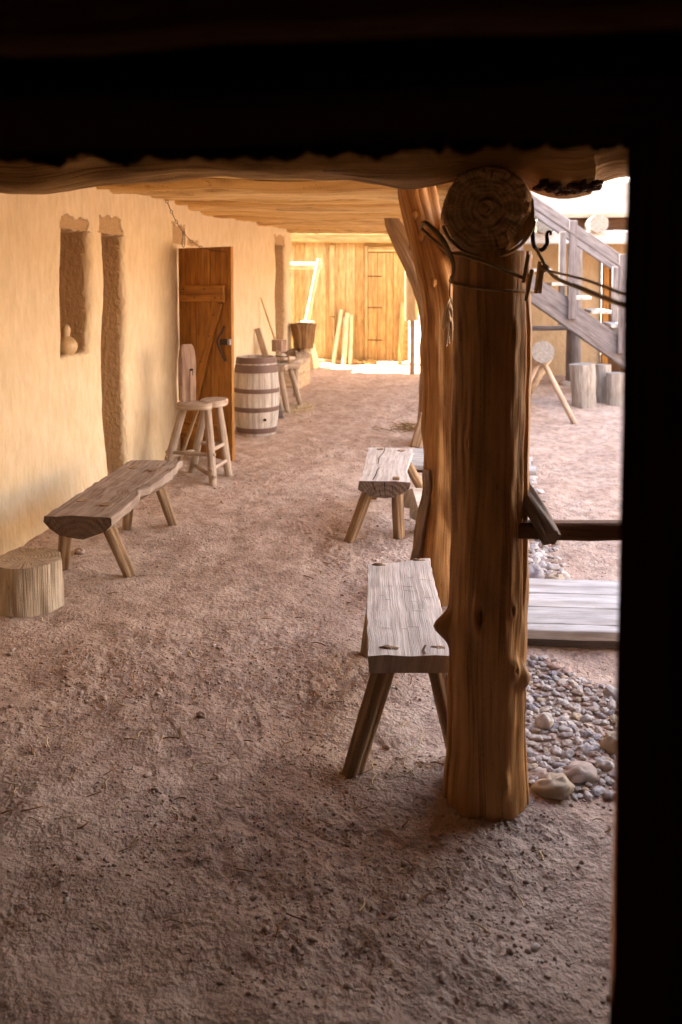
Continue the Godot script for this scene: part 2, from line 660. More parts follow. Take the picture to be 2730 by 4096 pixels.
func ground_height(x: float, z: float) -> float:
	var h := 0.016 * nz.get_noise_2d(x * 0.9, z * 0.9) + 0.011 * nz.get_noise_2d(x * 3.1 + 9.0, z * 3.1)
	var f := nz.get_noise_2d(x * 8.0, z * 8.0 + 30.0)
	var g := nz.get_noise_2d(x * 19.0 + 50.0, z * 19.0)
	var rough := 0.5 + 0.95 * smoothstep(-0.25, 0.5, nz.get_noise_2d(x * 0.75 + 31.0, z * 0.75))
	h += (0.0024 * f + 0.0020 * g) * rough
	h -= 0.012 * maxf(0.0, nz.get_noise_2d(x * 11.0 - 70.0, z * 11.0) - 0.42)
	h += 0.0026 * rough * nz.get_noise_2d(x * 44.0, z * 44.0 + 11.0)
	if z > -6.5:
		h += footprints(x, z)
	# loose earth heaped at the foot of the posts
	h += 0.035 * exp(-Vector2(x - 0.085, z + 2.69).length_squared() / 0.05)
	h += 0.03 * exp(-Vector2(x + 0.088, z + 4.47).length_squared() / 0.06)
	h += 0.05 * exp(-pow((x + 2.8) / 0.16, 2.0)) if x < -2.0 else 0.0
	return h


var prints := []


# shallow prints of boot soles in the dust
func footprints(x: float, z: float) -> float:
	if prints.is_empty():
		var r := RandomNumberGenerator.new()
		r.seed = 77
		for k in 26:
			prints.append([r.randf_range(-1.9, 0.2), r.randf_range(-6.2, -1.9), r.randf_range(-0.7, 0.7) + (PI if r.randf() < 0.4 else 0.0)])
	var h := 0.0
	for q in prints:
		var dx: float = x - q[0]
		var dz: float = z - q[1]
		if absf(dx) > 0.17 or absf(dz) > 0.17:
			continue
		var c := cos(q[2])
		var s := sin(q[2])
		var u := dx * c + dz * s
		var v := -dx * s + dz * c
		var wide := 0.046 if v > -0.05 else 0.036
		var e := pow(u / wide, 4.0) + pow(v / 0.138, 6.0)
		if e < 2.5:
			var ins := 1.0 - smoothstep(0.6, 1.2, e)
			h += -0.0035 * ins + 0.0022 * ins * sin(v * 330.0) + 0.0013 * exp(-pow((e - 1.4) / 0.5, 2.0))
	return h


func build_ground() -> void:
	var xs := PackedFloat32Array()
	var x := -3.9
	while x < 4.2:
		xs.append(x)
		x += 0.0105 if x > -1.7 and x < 0.95 else 0.028
	var zs := PackedFloat32Array()
	var z := -0.95
	while z > -18.5:
		zs.append(z)
		z -= 0.0085 + 0.0032 * maxf(0.0, -z - 2.4)
	var p := PackedVector3Array()
	var uv := PackedVector2Array()
	for zz in zs:
		for xx in xs:
			p.append(Vector3(xx, ground_height(xx, zz), zz))
			uv.append(Vector2(xx, zz))
	var s := Shape.new()
	s.grid(p, uv, xs.size(), zs.size(), false, Vector3.UP)
	# the rest of the courtyard and the land beyond, a sheet a little lower round the worked part
	var o := [Vector2(-60, 60), Vector2(60, 60), Vector2(60, -60), Vector2(-60, -60)]
	var i := [Vector2(-3.86, -1.0), Vector2(4.16, -1.0), Vector2(4.16, -18.4), Vector2(-3.86, -18.4)]
	for k in 4:
		var e := (k + 1) % 4
		s.face(Vector3(o[k].x, -0.02, o[k].y), Vector3(o[e].x, -0.02, o[e].y), Vector3(i[e].x, -0.02, i[e].y), Vector3(i[k].x, -0.02, i[k].y), Vector3.UP, Vector3.RIGHT, Vector2.ZERO)
	struct("ground", s, M.ground)


func scatter(called: String, mesh: Mesh, m: Material, list: Array, cols: Array) -> void:
	var mm := MultiMesh.new()
	mm.transform_format = MultiMesh.TRANSFORM_3D
	mm.use_colors = true
	mm.mesh = mesh
	mm.instance_count = list.size()
	for k in list.size():
		mm.set_instance_transform(k, list[k])
		mm.set_instance_color(k, cols[k])
	var o := MultiMeshInstance3D.new()
	o.multimesh = mm
	o.material_override = m
	named(o, called, self)
	o.set_meta("kind", "stuff")


func build_loose_ground() -> void:
	var tint := plain(Color.WHITE, 0.95)
	tint.vertex_color_use_as_albedo = true
	tint.metallic_specular = 0.2
	var list := []
	var cols := []
	var k := 0
	while k < 40000:
		k += 1
		var f := rng.randf()
		var z := -1.75 - 10.5 * f * f * f - 1.6 * rng.randf()
		var half := 0.75 + 0.36 * -z
		var x := rng.randf_range(-half - 0.2, half * 0.62)
		if x < -2.76:
			continue
		var here := 0.8 * nz.get_noise_2d(x * 0.75 + 31.0, z * 0.75) + 0.6 * nz.get_noise_2d(x * 1.9 + 5.0, z * 1.9) + 0.6 * nz.get_noise_2d(x * 6.0, z * 6.0)
		if here < rng.randf_range(-0.55, 0.45):
			continue
		var r := 0.0016 + 0.0046 * pow(rng.randf(), 3.5)
		if rng.randf() < 0.012:
			r = rng.randf_range(0.007, 0.012)
		var b := Basis.from_euler(Vector3(rng.randf_range(-0.4, 0.4), rng.randf() * TAU, rng.randf_range(-0.4, 0.4)))
		b = b * Basis.from_scale(Vector3(r * rng.randf_range(0.9, 1.7), r * rng.randf_range(0.6, 1.0), r))
		list.append(Transform3D(b, Vector3(x, ground_height(x, z) + r * 0.25, z)))
		var g := rng.randf_range(0.72, 1.12)
		if rng.randf() < 0.08:
			cols.append(Color(0.58 * g, 0.50 * g, 0.45 * g))
		else:
			cols.append(Color(0.48 * g, 0.36 * g, 0.295 * g))
	scatter("gravel", lump(7, 5, 3.0, 0.3).mesh(Vector3.ZERO), tint, list, cols)
	# bits of straw and wood trodden into the dirt
	list = []
	cols = []
	var bit := Shape.new()
	var path := PackedVector3Array([Vector3(-0.5, 0, 0), Vector3(-0.2, 0.03, 0.05), Vector3(0.15, 0.05, 0.06), Vector3(0.5, 0.0, 0.0)])
	tube(bit, path, [0.028, 0.03, 0.022], 4)
	for q in 560:
		var f := rng.randf()
		var z := -1.9 - 8.0 * f * f - rng.randf()
		var half := 0.75 + 0.36 * -z
		var x := rng.randf_range(-half, half * 0.6)
		if x < -2.7:
			continue
		var l := rng.randf_range(0.018, 0.075)
		var b := Basis.from_euler(Vector3(rng.randf_range(-0.3, 0.3), rng.randf() * TAU, rng.randf_range(-0.16, 0.16)))
		b = b * Basis.from_scale(Vector3(l, 0.07 * rng.randf_range(0.6, 1.2), 0.075 * rng.randf_range(0.6, 1.6)))
		list.append(Transform3D(b, Vector3(x, ground_height(x, z) + 0.004, z)))
		var g := rng.randf_range(0.5, 1.0)
		cols.append(Color(0.66 * g, 0.5 * g, 0.3 * g) if rng.randf() < 0.75 else Color(0.30 * g, 0.15 * g, 0.06 * g))
	scatter("straw", bit.mesh(Vector3.ZERO), tint, list, cols)
	# a wisp of brown hay at the foot of the third post, and shavings under the shaving horse
	list = []
	cols = []
	for q in 160:
		var x := rng.randfn(-0.58, 0.16)
		var z := rng.randfn(-9.55, 0.12)
		var b := Basis.from_euler(Vector3(rng.randf_range(-0.4, 0.4), rng.randf() * TAU, rng.randf_range(-0.3, 0.3))) * Basis.from_scale(Vector3(rng.randf_range(0.08, 0.2), 0.09, 0.09))
		list.append(Transform3D(b, Vector3(x, ground_height(x, z) + 0.012 + 0.04 * rng.randf() * exp(-pow((x + 0.62) / 0.2, 2)), z)))
		var g := rng.randf_range(0.5, 1.0)
		cols.append(Color(0.32 * g, 0.19 * g, 0.07 * g))
	scatter("hay", bit.mesh(Vector3.ZERO), tint, list, cols)
	list = []
	cols = []
	for q in 260:
		var x := rng.randfn(-2.2, 0.12)
		var z := rng.randfn(-10.9, 0.3)
		var b := Basis.from_euler(Vector3(rng.randf_range(-0.5, 0.5), rng.randf() * TAU, rng.randf_range(-0.4, 0.4))) * Basis.from_scale(Vector3(rng.randf_range(0.02, 0.06), 0.12, 0.25))
		list.append(Transform3D(b, Vector3(x, ground_height(x, z) + 0.006, z)))
		var g := rng.randf_range(0.75, 1.0)
		cols.append(Color(0.72 * g, 0.55 * g, 0.34 * g))
	scatter("wood_shavings", bit.mesh(Vector3.ZERO), tint, list, cols)


const WALL_X := -2.78

# how deep the wall is set back at a point: [near z, far z, bottom, top, depth]
var openings := [[-5.41, -5.92, 1.15, 2.085, 0.4], [-6.055, -6.56, -0.2, 2.09, 0.42], [-12.0, -12.85, -0.2, 2.28, 0.4]]


func set_back(z: float, y: float) -> float:
	var deep := 0.0
	for o in openings:
		var wob := 0.012 * nz.get_noise_2d(y * 1.6 + o[0] * 9.0, 3.0) + 0.0012 * nz.get_noise_2d(y * 9.0, o[0])
		var a: float = (o[0] + wob) - z
		var b: float = z - (o[1] + wob)
		var c: float = y - o[2] + 0.006 * nz.get_noise_2d(z * 9.0, o[0])
		var d: float = o[3] - y + 0.008 * nz.get_noise_2d(z * 14.0, o[0] + 5.0)
		if a < 0.0 or b < 0.0 or c < 0.0 or d < 0.0:
			continue
		# near edge sharp, far edge rounded over, sill eased, head sharp
		var f := minf(smooth_edge(a, 0.02), minf(smooth_edge(b, 0.085), minf(smooth_edge(c, 0.05), smooth_edge(d, 0.012))))
		deep = maxf(deep, o[4] * f)
	return deep


func smooth_edge(d: float, w: float) -> float:
	# a rounded arris, then the reveal
	var q := clampf(d / w, 0.0, 1.0)
	if q < 0.75:
		return 0.15 * (1.0 - sqrt(1.0 - pow(q / 0.75, 2.0)))
	return lerpf(0.15, 1.0, (q - 0.75) / 0.25)


# where plaster has come off the wooden lintels over the openings
func in_patch(z: float, y: float) -> bool:
	for d in [[-5.42, -5.83, 2.085, 2.17], [-6.04, -6.45, 2.09, 2.215], [-12.0, -12.75, 2.28, 2.42], [-7.62, -8.05, 2.09, 2.27], [-8.15, -8.5, 2.09, 2.15]]:
		var e := 0.028 * nz.get_noise_2d(z * 6.0, y * 6.0)
		if z < d[0] + e and z > d[1] - e * 1.5 and y > d[2] - 0.01 + e * 0.3 and y < d[3] + e:
			return true
	return false


func build_left_wall() -> void:
	var zs := []
	var z := -0.92
	while z > -13.3:
		zs.append(z)
		z -= 0.03
	zs.append(-13.3)
	for o in openings:
		for k in 24:
			zs.append(o[0] - 0.03 * k / 23.0 + 0.008)
			zs.append(o[1] + 0.11 * k / 23.0 - 0.008)
	for k in 56:
		zs.append(-5.40 - 0.0083 * k)
		zs.append(-6.02 - 0.0083 * k)
		zs.append(-7.61 - 0.0083 * k)
	zs.sort()
	zs.reverse()
	var ys := []
	var y := -0.12
	while y < 2.72:
		ys.append(y)
		y += 0.03
	for o in openings:
		for k in 12:
			ys.append(o[3] - 0.02 * k / 11.0 + 0.004)
			ys.append(o[2] + 0.06 * k / 11.0 - 0.004)
	for k in 30:
		ys.append(2.08 + 0.0081 * k)
	ys.sort()
	var p := PackedVector3Array()
	var uv := PackedVector2Array()
	for zz in zs:
		for yy in ys:
			var x := WALL_X + 0.022 * nz.get_noise_2d(zz * 0.8, yy * 0.9) + 0.008 * nz.get_noise_2d(zz * 3.0, yy * 1.6 + 40.0) + 0.0025 * nz.get_noise_2d(zz * 14.0, yy * 7.0)
			x += 0.03 * exp(-maxf(0.0, yy) / 0.12)
			var sb := set_back(zz, yy)
			if sb > 0.01:
				x += 0.006 * nz.get_noise_2d(zz * 22.0 + 8.0, yy * 13.0)
			if in_patch(zz, yy):
				x -= 0.016
			if zz < -13.14:
				x -= pow((-13.14 - zz) / 0.16, 2.5) * 0.2
			p.append(Vector3(x - sb, yy, zz))
			uv.append(Vector2(zz, yy))
	var w := thing("adobe_wall", "long pale adobe wall with narrow window and doorways along the porch", "wall", Vector3(WALL_X, 0, -7.0))
	var s := Shape.new()
	s.grid(p, uv, ys.size(), zs.size(), false, Vector3.RIGHT)
	var inner := Shape.new()
	var patch := Shape.new()
	patch.v = s.v
	patch.n = s.n
	patch.t = s.t
	inner.v = s.v
	inner.n = s.n
	inner.t = s.t
	var outer_ix := PackedInt32Array()
	for k in range(0, s.ix.size(), 3):
		var a := s.v[s.ix[k]]
		var b := s.v[s.ix[k + 1]]
		var c := s.v[s.ix[k + 2]]
		var m := (a + b + c) / 3.0
		if m.x < WALL_X - 0.05 and m.z > -13.0:
			inner.ix.append_array(PackedInt32Array([s.ix[k], s.ix[k + 1], s.ix[k + 2]]))
		elif in_patch(m.z, m.y):
			patch.ix.append_array(PackedInt32Array([s.ix[k], s.ix[k + 1], s.ix[k + 2]]))
		else:
			outer_ix.append_array(PackedInt32Array([s.ix[k], s.ix[k + 1], s.ix[k + 2]]))
	s.ix = outer_ix
	part("plaster", s, M.plaster, w)
	part("reveals", inner, M.reveal, w)
	part("exposed_lintels", patch, M.lintel, w).set_meta("kind", "stuff")
	s = Shape.new()
	s.box(Vector3(3.7, 5.2, 14.6), Transform3D(Basis(), Vector3(-5.15, 2.55, -8.2)), 0.05)  # unseen upper height raised to block sky light over the courtyard
	part("wall_mass", s, M.plaster, w)
	s = Shape.new()
	s.box(Vector3(1.0, 2.4, 0.42), Transform3D(Basis(), Vector3(-2.31, 1.1, -2.78)), 0.06)  # added out of view to keep light off the near ground
	part("added_pier", s, M.adobe_brown, w)
	# unseen block added beside the far gate, its shadow ends the sunlit strip
	s = Shape.new()
	s.box(Vector3(3.4, 3.3, 2.3), Transform3D(Basis(), Vector3(-5.2, 1.62, -14.45)), 0.06)
	part("sun_block_wall", s, M.plaster, w)


func build_porch() -> void:
	var w := thing("porch_roof", "flat porch roof of split logs laid side by side from wall to posts", "roof", Vector3(-1.2, 2.4, -7.0))
	var z := -1.05
	var k := 0
	while z > -13.3:
		var wid := rng.randf_range(0.2, 0.46)
		var drop := rng.randf_range(-0.035, 0.04)
		var s := Shape.new()
		var prof := PackedVector2Array()
		var dep := rng.randf_range(0.07, 0.11)
		var roll := rng.randf_range(-0.22, -0.04)
		for c in 8:
			var a := PI * c / 7.0
			prof.append(Vector2(-signf(cos(a)) * pow(absf(cos(a)), 0.6) * wid * 0.52, -pow(sin(a), 0.6) * dep))
		var path := []
		var sd := rng.randf() * 90.0
		for c in 26:
			var f := c / 25.0
			var yy := (lerpf(2.56, 2.47, f) + 0.07 * smoothstep(-8.0, -12.5, z) if z - wid * 0.5 < -2.62 else 2.262) + drop + 0.018 * nz.get_noise_2d(f * 3.0, sd)
			path.append(Transform3D(Basis(Vector3(0, 0, 1), Vector3.UP, Vector3(-1, 0, 0)) * Basis(Vector3.BACK, roll + 0.10 * nz.get_noise_2d(f * 2.0, sd + 9.0)), Vector3(lerpf(-2.86, 0.34 if z - wid * 0.5 < -2.62 else 3.6, f), yy, z - wid * 0.5 + 0.02 * nz.get_noise_2d(f * 2.5, sd + 30.0))))
		var knots := []
		for q in 4:
			knots.append(Vector3(rng.randf(), rng.randf_range(-0.35, 0.35) * wid, rng.randf_range(0.25, 0.6)))
		log_half(s, prof, path, sd, knots)
		part("split_log", s, M.ceiling[k % 3] if z - wid * 0.5 < -2.62 else M.shaded_logs, w)
		z -= wid * 0.93
		k += 1
	var s2 := Shape.new()
	s2.box(Vector3(3.32, 0.42, 14.0), Transform3D(Basis(), Vector3(-1.29, 2.86, -7.95)), 0.04)
	part("earth_roof", s2, M.plaster_raw, w)
	# the same roof turning the corner in front of the dark room
	s2 = Shape.new()
	s2.box(Vector3(4.6, 0.42, 2.05), Transform3D(Basis(), Vector3(2.68, 2.763, -1.91)), 0.04)
	part("earth_roof", s2, M.plaster_raw, w)


# half-round log with a smooth belly, knots and hewn marks
func log_half(s: Shape, prof: PackedVector2Array, st: Array, sd: float, knots: Array) -> void:
	var p := PackedVector3Array()
	var uv := PackedVector2Array()
	var fine := 60
	for r in fine + 1:
		var f := float(r) / fine
		var q := f * (st.size() - 1)
		var a := mini(int(q), st.size() - 2)
		var x: Transform3D = (st[a] as Transform3D).interpolate_with(st[a + 1], q - a)
		for c in prof.size():
			var g := prof[c]
			var bump := 0.012 * nz.get_noise_3d(g.x * 9.0 + sd, f * 8.0, g.y * 9.0) + 0.005 * nz.get_noise_3d(g.x * 30.0, f * 26.0, sd)
			for kn in knots:
				var dd := Vector2((f - kn.x) * 3.2 / 0.06, (g.x - kn.y) / 0.03).length_squared()
				bump += 0.022 * kn.z * exp(-dd) * (1.0 - 1.5 * exp(-dd * 6.0))
			g += g.normalized() * bump
			p.append(x * Vector3(g.x, g.y, 0))
			uv.append(Vector2(prof[c].x * 1.2 + sd, f * 3.28 + sd))
	s.grid(p, uv, prof.size(), fine + 1, false, Vector3.DOWN)
	var ring := p.slice(0, prof.size())
	s.tri_fan(ring, (ring[0] + ring[-1]) * 0.5, Vector3.LEFT, 1.0)


func build_posts() -> void:
	# first post, close to the doorway
	var w := thing("porch_post", "thick amber log post nearest the doorway, bound with rope at its top", "post", Vector3(0.085, 0, -2.69))
	var s := Shape.new()
	# knots: height, angle, size along, size round, height of the bump, pit
	var bumps := [[0.66, 1.80, 0.07, 0.16, 0.042, 0.06], [0.675, 0.95, 0.022, 0.10, 0.007, 0.02], [0.483, 0.86, 0.03, 0.14, 0.022, 0.02], [0.445, 0.52, 0.03, 0.16, 0.034, 0.012], [0.58, 3.0, 0.042, 0.22, 0.05, 0.0], [0.131, 1.19, 0.04, 0.10, 0.022, 0.0], [1.2, 2.2, 0.03, 0.12, 0.008, 0.01], [0.95, 0.9, 0.02, 0.08, 0.006, 0.01]]
	var extra := func(l: float, a: float) -> float:
		var y := l - 0.12
		var ang := fposmod(-a, TAU)
		var d := 0.0
		for b in bumps:
			var da := fposmod(ang - b[1] + PI, TAU) - PI
			var q := pow((y - b[0]) / b[2], 2.0) + pow(da / b[3], 2.0)
			if q < 12.0:
				d += b[4] * exp(-q) - b[5] * exp(-q * 5.0)
		# long drying checks
		var c1 := fposmod(ang - (0.50 + 0.03 * sin(y * 3.0)) + PI, TAU) - PI
		d -= 0.07 * exp(-pow(c1 / 0.045, 2.0)) * smoothstep(0.62, 0.95, y) * smoothstep(1.86, 1.55, y)
		var c2 := fposmod(ang - 0.36 + PI, TAU) - PI
		d -= 0.02 * exp(-pow(c2 / 0.025, 2.0)) * smoothstep(0.45, 0.3, y)
		var c3 := fposmod(ang - 2.75 + PI, TAU) - PI
		d -= 0.02 * exp(-pow(c3 / 0.03, 2.0)) * smoothstep(0.75, 0.2, y)
		# hewn flats that run with the trunk
		d += 0.0018 * sin(ang * 7.0 + 2.0 * nz.get_noise_2d(y * 0.8, 4.0)) + 0.0008 * sin(ang * 13.0 + 1.0)
		d += 0.012 * smoothstep(0.25, 0.0, y)
		return d
	tube(s, straight(Vector3(0.082, -0.12, -2.69), Vector3(0.088, 1.80, -2.69), 0.014), [0.126, 0.125, 0.123, 0.122], 200, 0.05, 4.0, null, extra)
	part("trunk", s, M.post, w)
	s = Shape.new()
	var peg := func(l: float, a: float) -> float: return 0.004 * sin(a * 5.0 + l * 20.0)
	tube(s, straight(Vector3(0.15, 1.10, -2.80), Vector3(0.268, 0.925, -2.54), 0.02), [0.022, 0.027, 0.030, 0.028], 24, 0.12, 31.0, null, peg)
	part("peg", s, M.peg, w)
	# the beam whose axe-cut end rests on it
	w = thing("porch_beam", "log beam along the porch with its round axe-cut end on the nearest post", "beam", Vector3(0.07, 1.92, -2.56))
	s = Shape.new()
	tube(s, straight(Vector3(0.07, 1.92, -2.60), Vector3(-0.02, 1.95, -5.3), 0.05), [0.137, 0.14, 0.13], 48, 0.05, 12.0)
	part("log", s, M.post, w)
	s = Shape.new()
	var p := PackedVector3Array()
	var uv := PackedVector2Array()
	var rows := 30
	var seg := 90
	for r in rows + 1:
		var f := float(r) / rows
		for c in seg + 1:
			var a := TAU * (c % seg) / seg
			var q := Vector2(cos(a), sin(a)) * f
			var z := -2.558
			# chopped in steps on the right and below, a saw-flat middle with a raised heart
			var steep := clampf(q.dot(Vector2(0.83, -0.5)) * 1.4 - 0.25, 0.0, 1.0)
			var wob := q.dot(Vector2(0.8, -0.55)) * 7.0 + 1.2 * nz.get_noise_2d(q.x * 2.0, q.y * 2.0)
			z -= steep * (0.012 + 0.05 * (floorf(wob) / 7.0 + 0.2 * (wob - floorf(wob)) / 7.0))
			z += 0.006 * nz.get_noise_2d(q.x * 4.0, q.y * 4.0 + 8.0)
			z += 0.008 * smoothstep(0.27, 0.24, f) - 0.010 * exp(-pow((f - 0.31) / 0.05, 2.0))
			if f > 0.93:
				z -= (f - 0.93) * 0.25
			var rr := 0.137 * (1.0 + 0.03 * nz.get_noise_2d(cos(a) * 1.5, sin(a) * 1.5 + 6.0))
			p.append(Vector3(0.07 + q.x * rr, 1.92 + q.y * rr, z))
			uv.append(Vector2(0.5, 0.5) + q * 0.46)
	for c in seg + 1:
		var a := TAU * (c % seg) / seg
		var rr := 0.137 * (1.0 + 0.03 * nz.get_noise_2d(cos(a) * 1.5, sin(a) * 1.5 + 6.0))
		p.append(Vector3(0.07 + cos(a) * rr, 1.92 + sin(a) * rr, -2.63))
		uv.append(Vector2(0.5, 0.5) + Vector2(cos(a), sin(a)) * 0.5)
	s.grid(p, uv, seg + 1, rows + 2, true, Vector3.BACK)
	part("end_grain", s, M.end_log, w)
	# log across the porch over it
	w = thing("cross_beam", "rough log beam across the porch just outside the dark doorway", "beam", Vector3(-0.5, 2.13, -2.75))
	s = Shape.new()
	var path := smooth_path([Vector3(-2.75, 2.17, -2.79), Vector3(-1.5, 2.165, -2.77), Vector3(-0.9, 2.185, -2.76), Vector3(-0.2, 2.16, -2.75), Vector3(0.3, 2.15, -2.75), Vector3(0.7, 2.17, -2.76), Vector3(3.4, 2.2, -2.8)], 0.03)
	var bend := func(l: float, a: float) -> float:
		var x := l - 2.75
		return 0.028 * exp(-pow((x + 1.47) / 0.16, 2.0)) + 0.045 * exp(-pow((x - 0.32) / 0.11, 2.0)) + 0.02 * exp(-pow((x + 0.16) / 0.12, 2.0)) - 0.02 * exp(-pow((x - 0.07) / 0.1, 2.0)) + 0.004 * sin(a * 8.0)
	tube(s, path, [0.125, 0.125, 0.12], 40, 0.10, 7.0, null, bend)
	part("log", s, M.beam, w)
	s = Shape.new()
	for q in 46:
		var f := rng.randf()
		var c := Vector3(0.23 + 0.18 * f, 2.012 + 0.014 * rng.randf_range(-1, 1) - 0.018 * sin(f * PI), -2.70 + rng.randf_range(-0.05, 0.05))
		blob(s, lump(8, 6, c.x * 90.0, 0.4), c, Vector3(rng.randf_range(0.008, 0.022), rng.randf_range(0.006, 0.013), 0.02))
	part("bark", s, M.brown, w).set_meta("kind", "stuff")
	# second post: a forked trunk with a flared, bark-edged foot
	w = thing("porch_post", "forked tree-trunk post behind the nearest post, its foot flared with bark", "post", Vector3(-0.088, 0, -4.47))
	s = Shape.new()
	var flare := func(l: float, a: float) -> float:
		var d := 0.05 * smoothstep(0.75, 0.1, l) * (0.6 + 0.6 * sin(a * 3.0 + 0.8))
		d += 0.006 * sin(a * 6.0 + l * 1.5) + 0.004 * sin(a * 11.0 - l * 2.0)
		d += 0.02 * exp(-pow((l - 0.68) / 0.09, 2.0)) * maxf(0.0, sin(a + 2.6))
		return d
	tube(s, smooth_path([Vector3(-0.088, -0.1, -4.47), Vector3(-0.084, 0.732, -4.470), Vector3(-0.088, 1.260, -4.453), Vector3(-0.110, 1.612, -4.444), Vector3(-0.185, 1.920, -4.435), Vector3(-0.251, 2.184, -4.435), Vector3(-0.290, 2.492, -4.435)], 0.03), [0.16, 0.135, 0.124, 0.125, 0.113, 0.099, 0.095], 60, 0.09, 17.0, null, flare)
	part("trunk", s, M.post, w)
	s = Shape.new()
	tube(s, smooth_path([Vector3(-0.088, 1.17, -4.46), Vector3(-0.053, 1.48, -4.46), Vector3(0.0, 1.7, -4.47), Vector3(0.02, 1.86, -4.48)], 0.05), [0.09, 0.10, 0.095, 0.09], 30, 0.08, 19.0)
	part("fork", s, M.post, w)
	s = Shape.new()
	sweep(s, rect_prof(0.05, 0.035, 0.01), stations(Vector3(-0.265, 0.0, -4.40), Vector3(-0.185, 0.70, -4.38), 16), 0.02, 61.0, null, 5.0)
	part("bark", s, M.leg, w)
	for kn in [Vector3(-0.255, 2.052, -4.343), Vector3(-0.220, 1.938, -4.330), Vector3(-0.158, 1.700, -4.325)]:
		var l := lump(14, 8, kn.y, 0.2)
		var sh := Shape.new()
		for q in l.v.size():
			sh.v.append(kn + l.v[q] * Vector3(0.018, 0.024, 0.008))
			sh.n.append(l.n[q])
			sh.t.append(l.t[q])
		sh.ix = l.ix
		part("knot", sh, M.post, w)
	# third post: leans out to the left at its top
	w = thing("porch_post", "bent grey-brown trunk post that curves left up to the ceiling", "post", Vector3(-0.35, 0, -8.8))
	s = Shape.new()
	tube(s, smooth_path([Vector3(-0.37, -0.1, -8.8), Vector3(-0.35, 0.9, -8.8), Vector3(-0.36, 1.4, -8.8), Vector3(-0.46, 1.75, -8.8), Vector3(-0.60, 2.05, -8.8), Vector3(-0.735, 2.28, -8.8), Vector3(-0.765, 2.36, -8.8), Vector3(-0.775, 2.40, -8.8)], 0.03), [0.13, 0.12, 0.118, 0.112, 0.113, 0.117, 0.12, 0.118, 0.075], 40, 0.08, 23.0)
	part("trunk", s, M.leg, w)
	s = Shape.new()
	ring_mesh(s, Transform3D(Basis(Vector3.UP, 1.2), Vector3(-0.545, 2.09, -8.66)), 0.05, 0.009, 18)
	part("iron_ring", s, M.iron, w)
	# logs that carry the roof over the posts
	w = thing("roof_beam", "log carrying the porch ceiling over the second and third posts", "beam", Vector3(-0.2, 2.4, -9.0))
	s = Shape.new()
	pole(s, Vector3(0.12, 2.3, -4.6), Vector3(0.1, 2.3, -14.0), 0.11, 0.11, 20, 0.06, 41.0)
	part("log", s, M.post, w)


func ring_mesh(s: Shape, x: Transform3D, r: float, thick: float, seg: int, sweep_to := TAU) -> void:
	var path := PackedVector3Array()
	for k in seg + 1:
		var a := sweep_to * k / seg
		path.append(x * Vector3(cos(a) * r, sin(a) * r, 0))
	tube(s, path, [thick, thick], 7)


# ------------------------------------------------------------------ the dark room round the camera

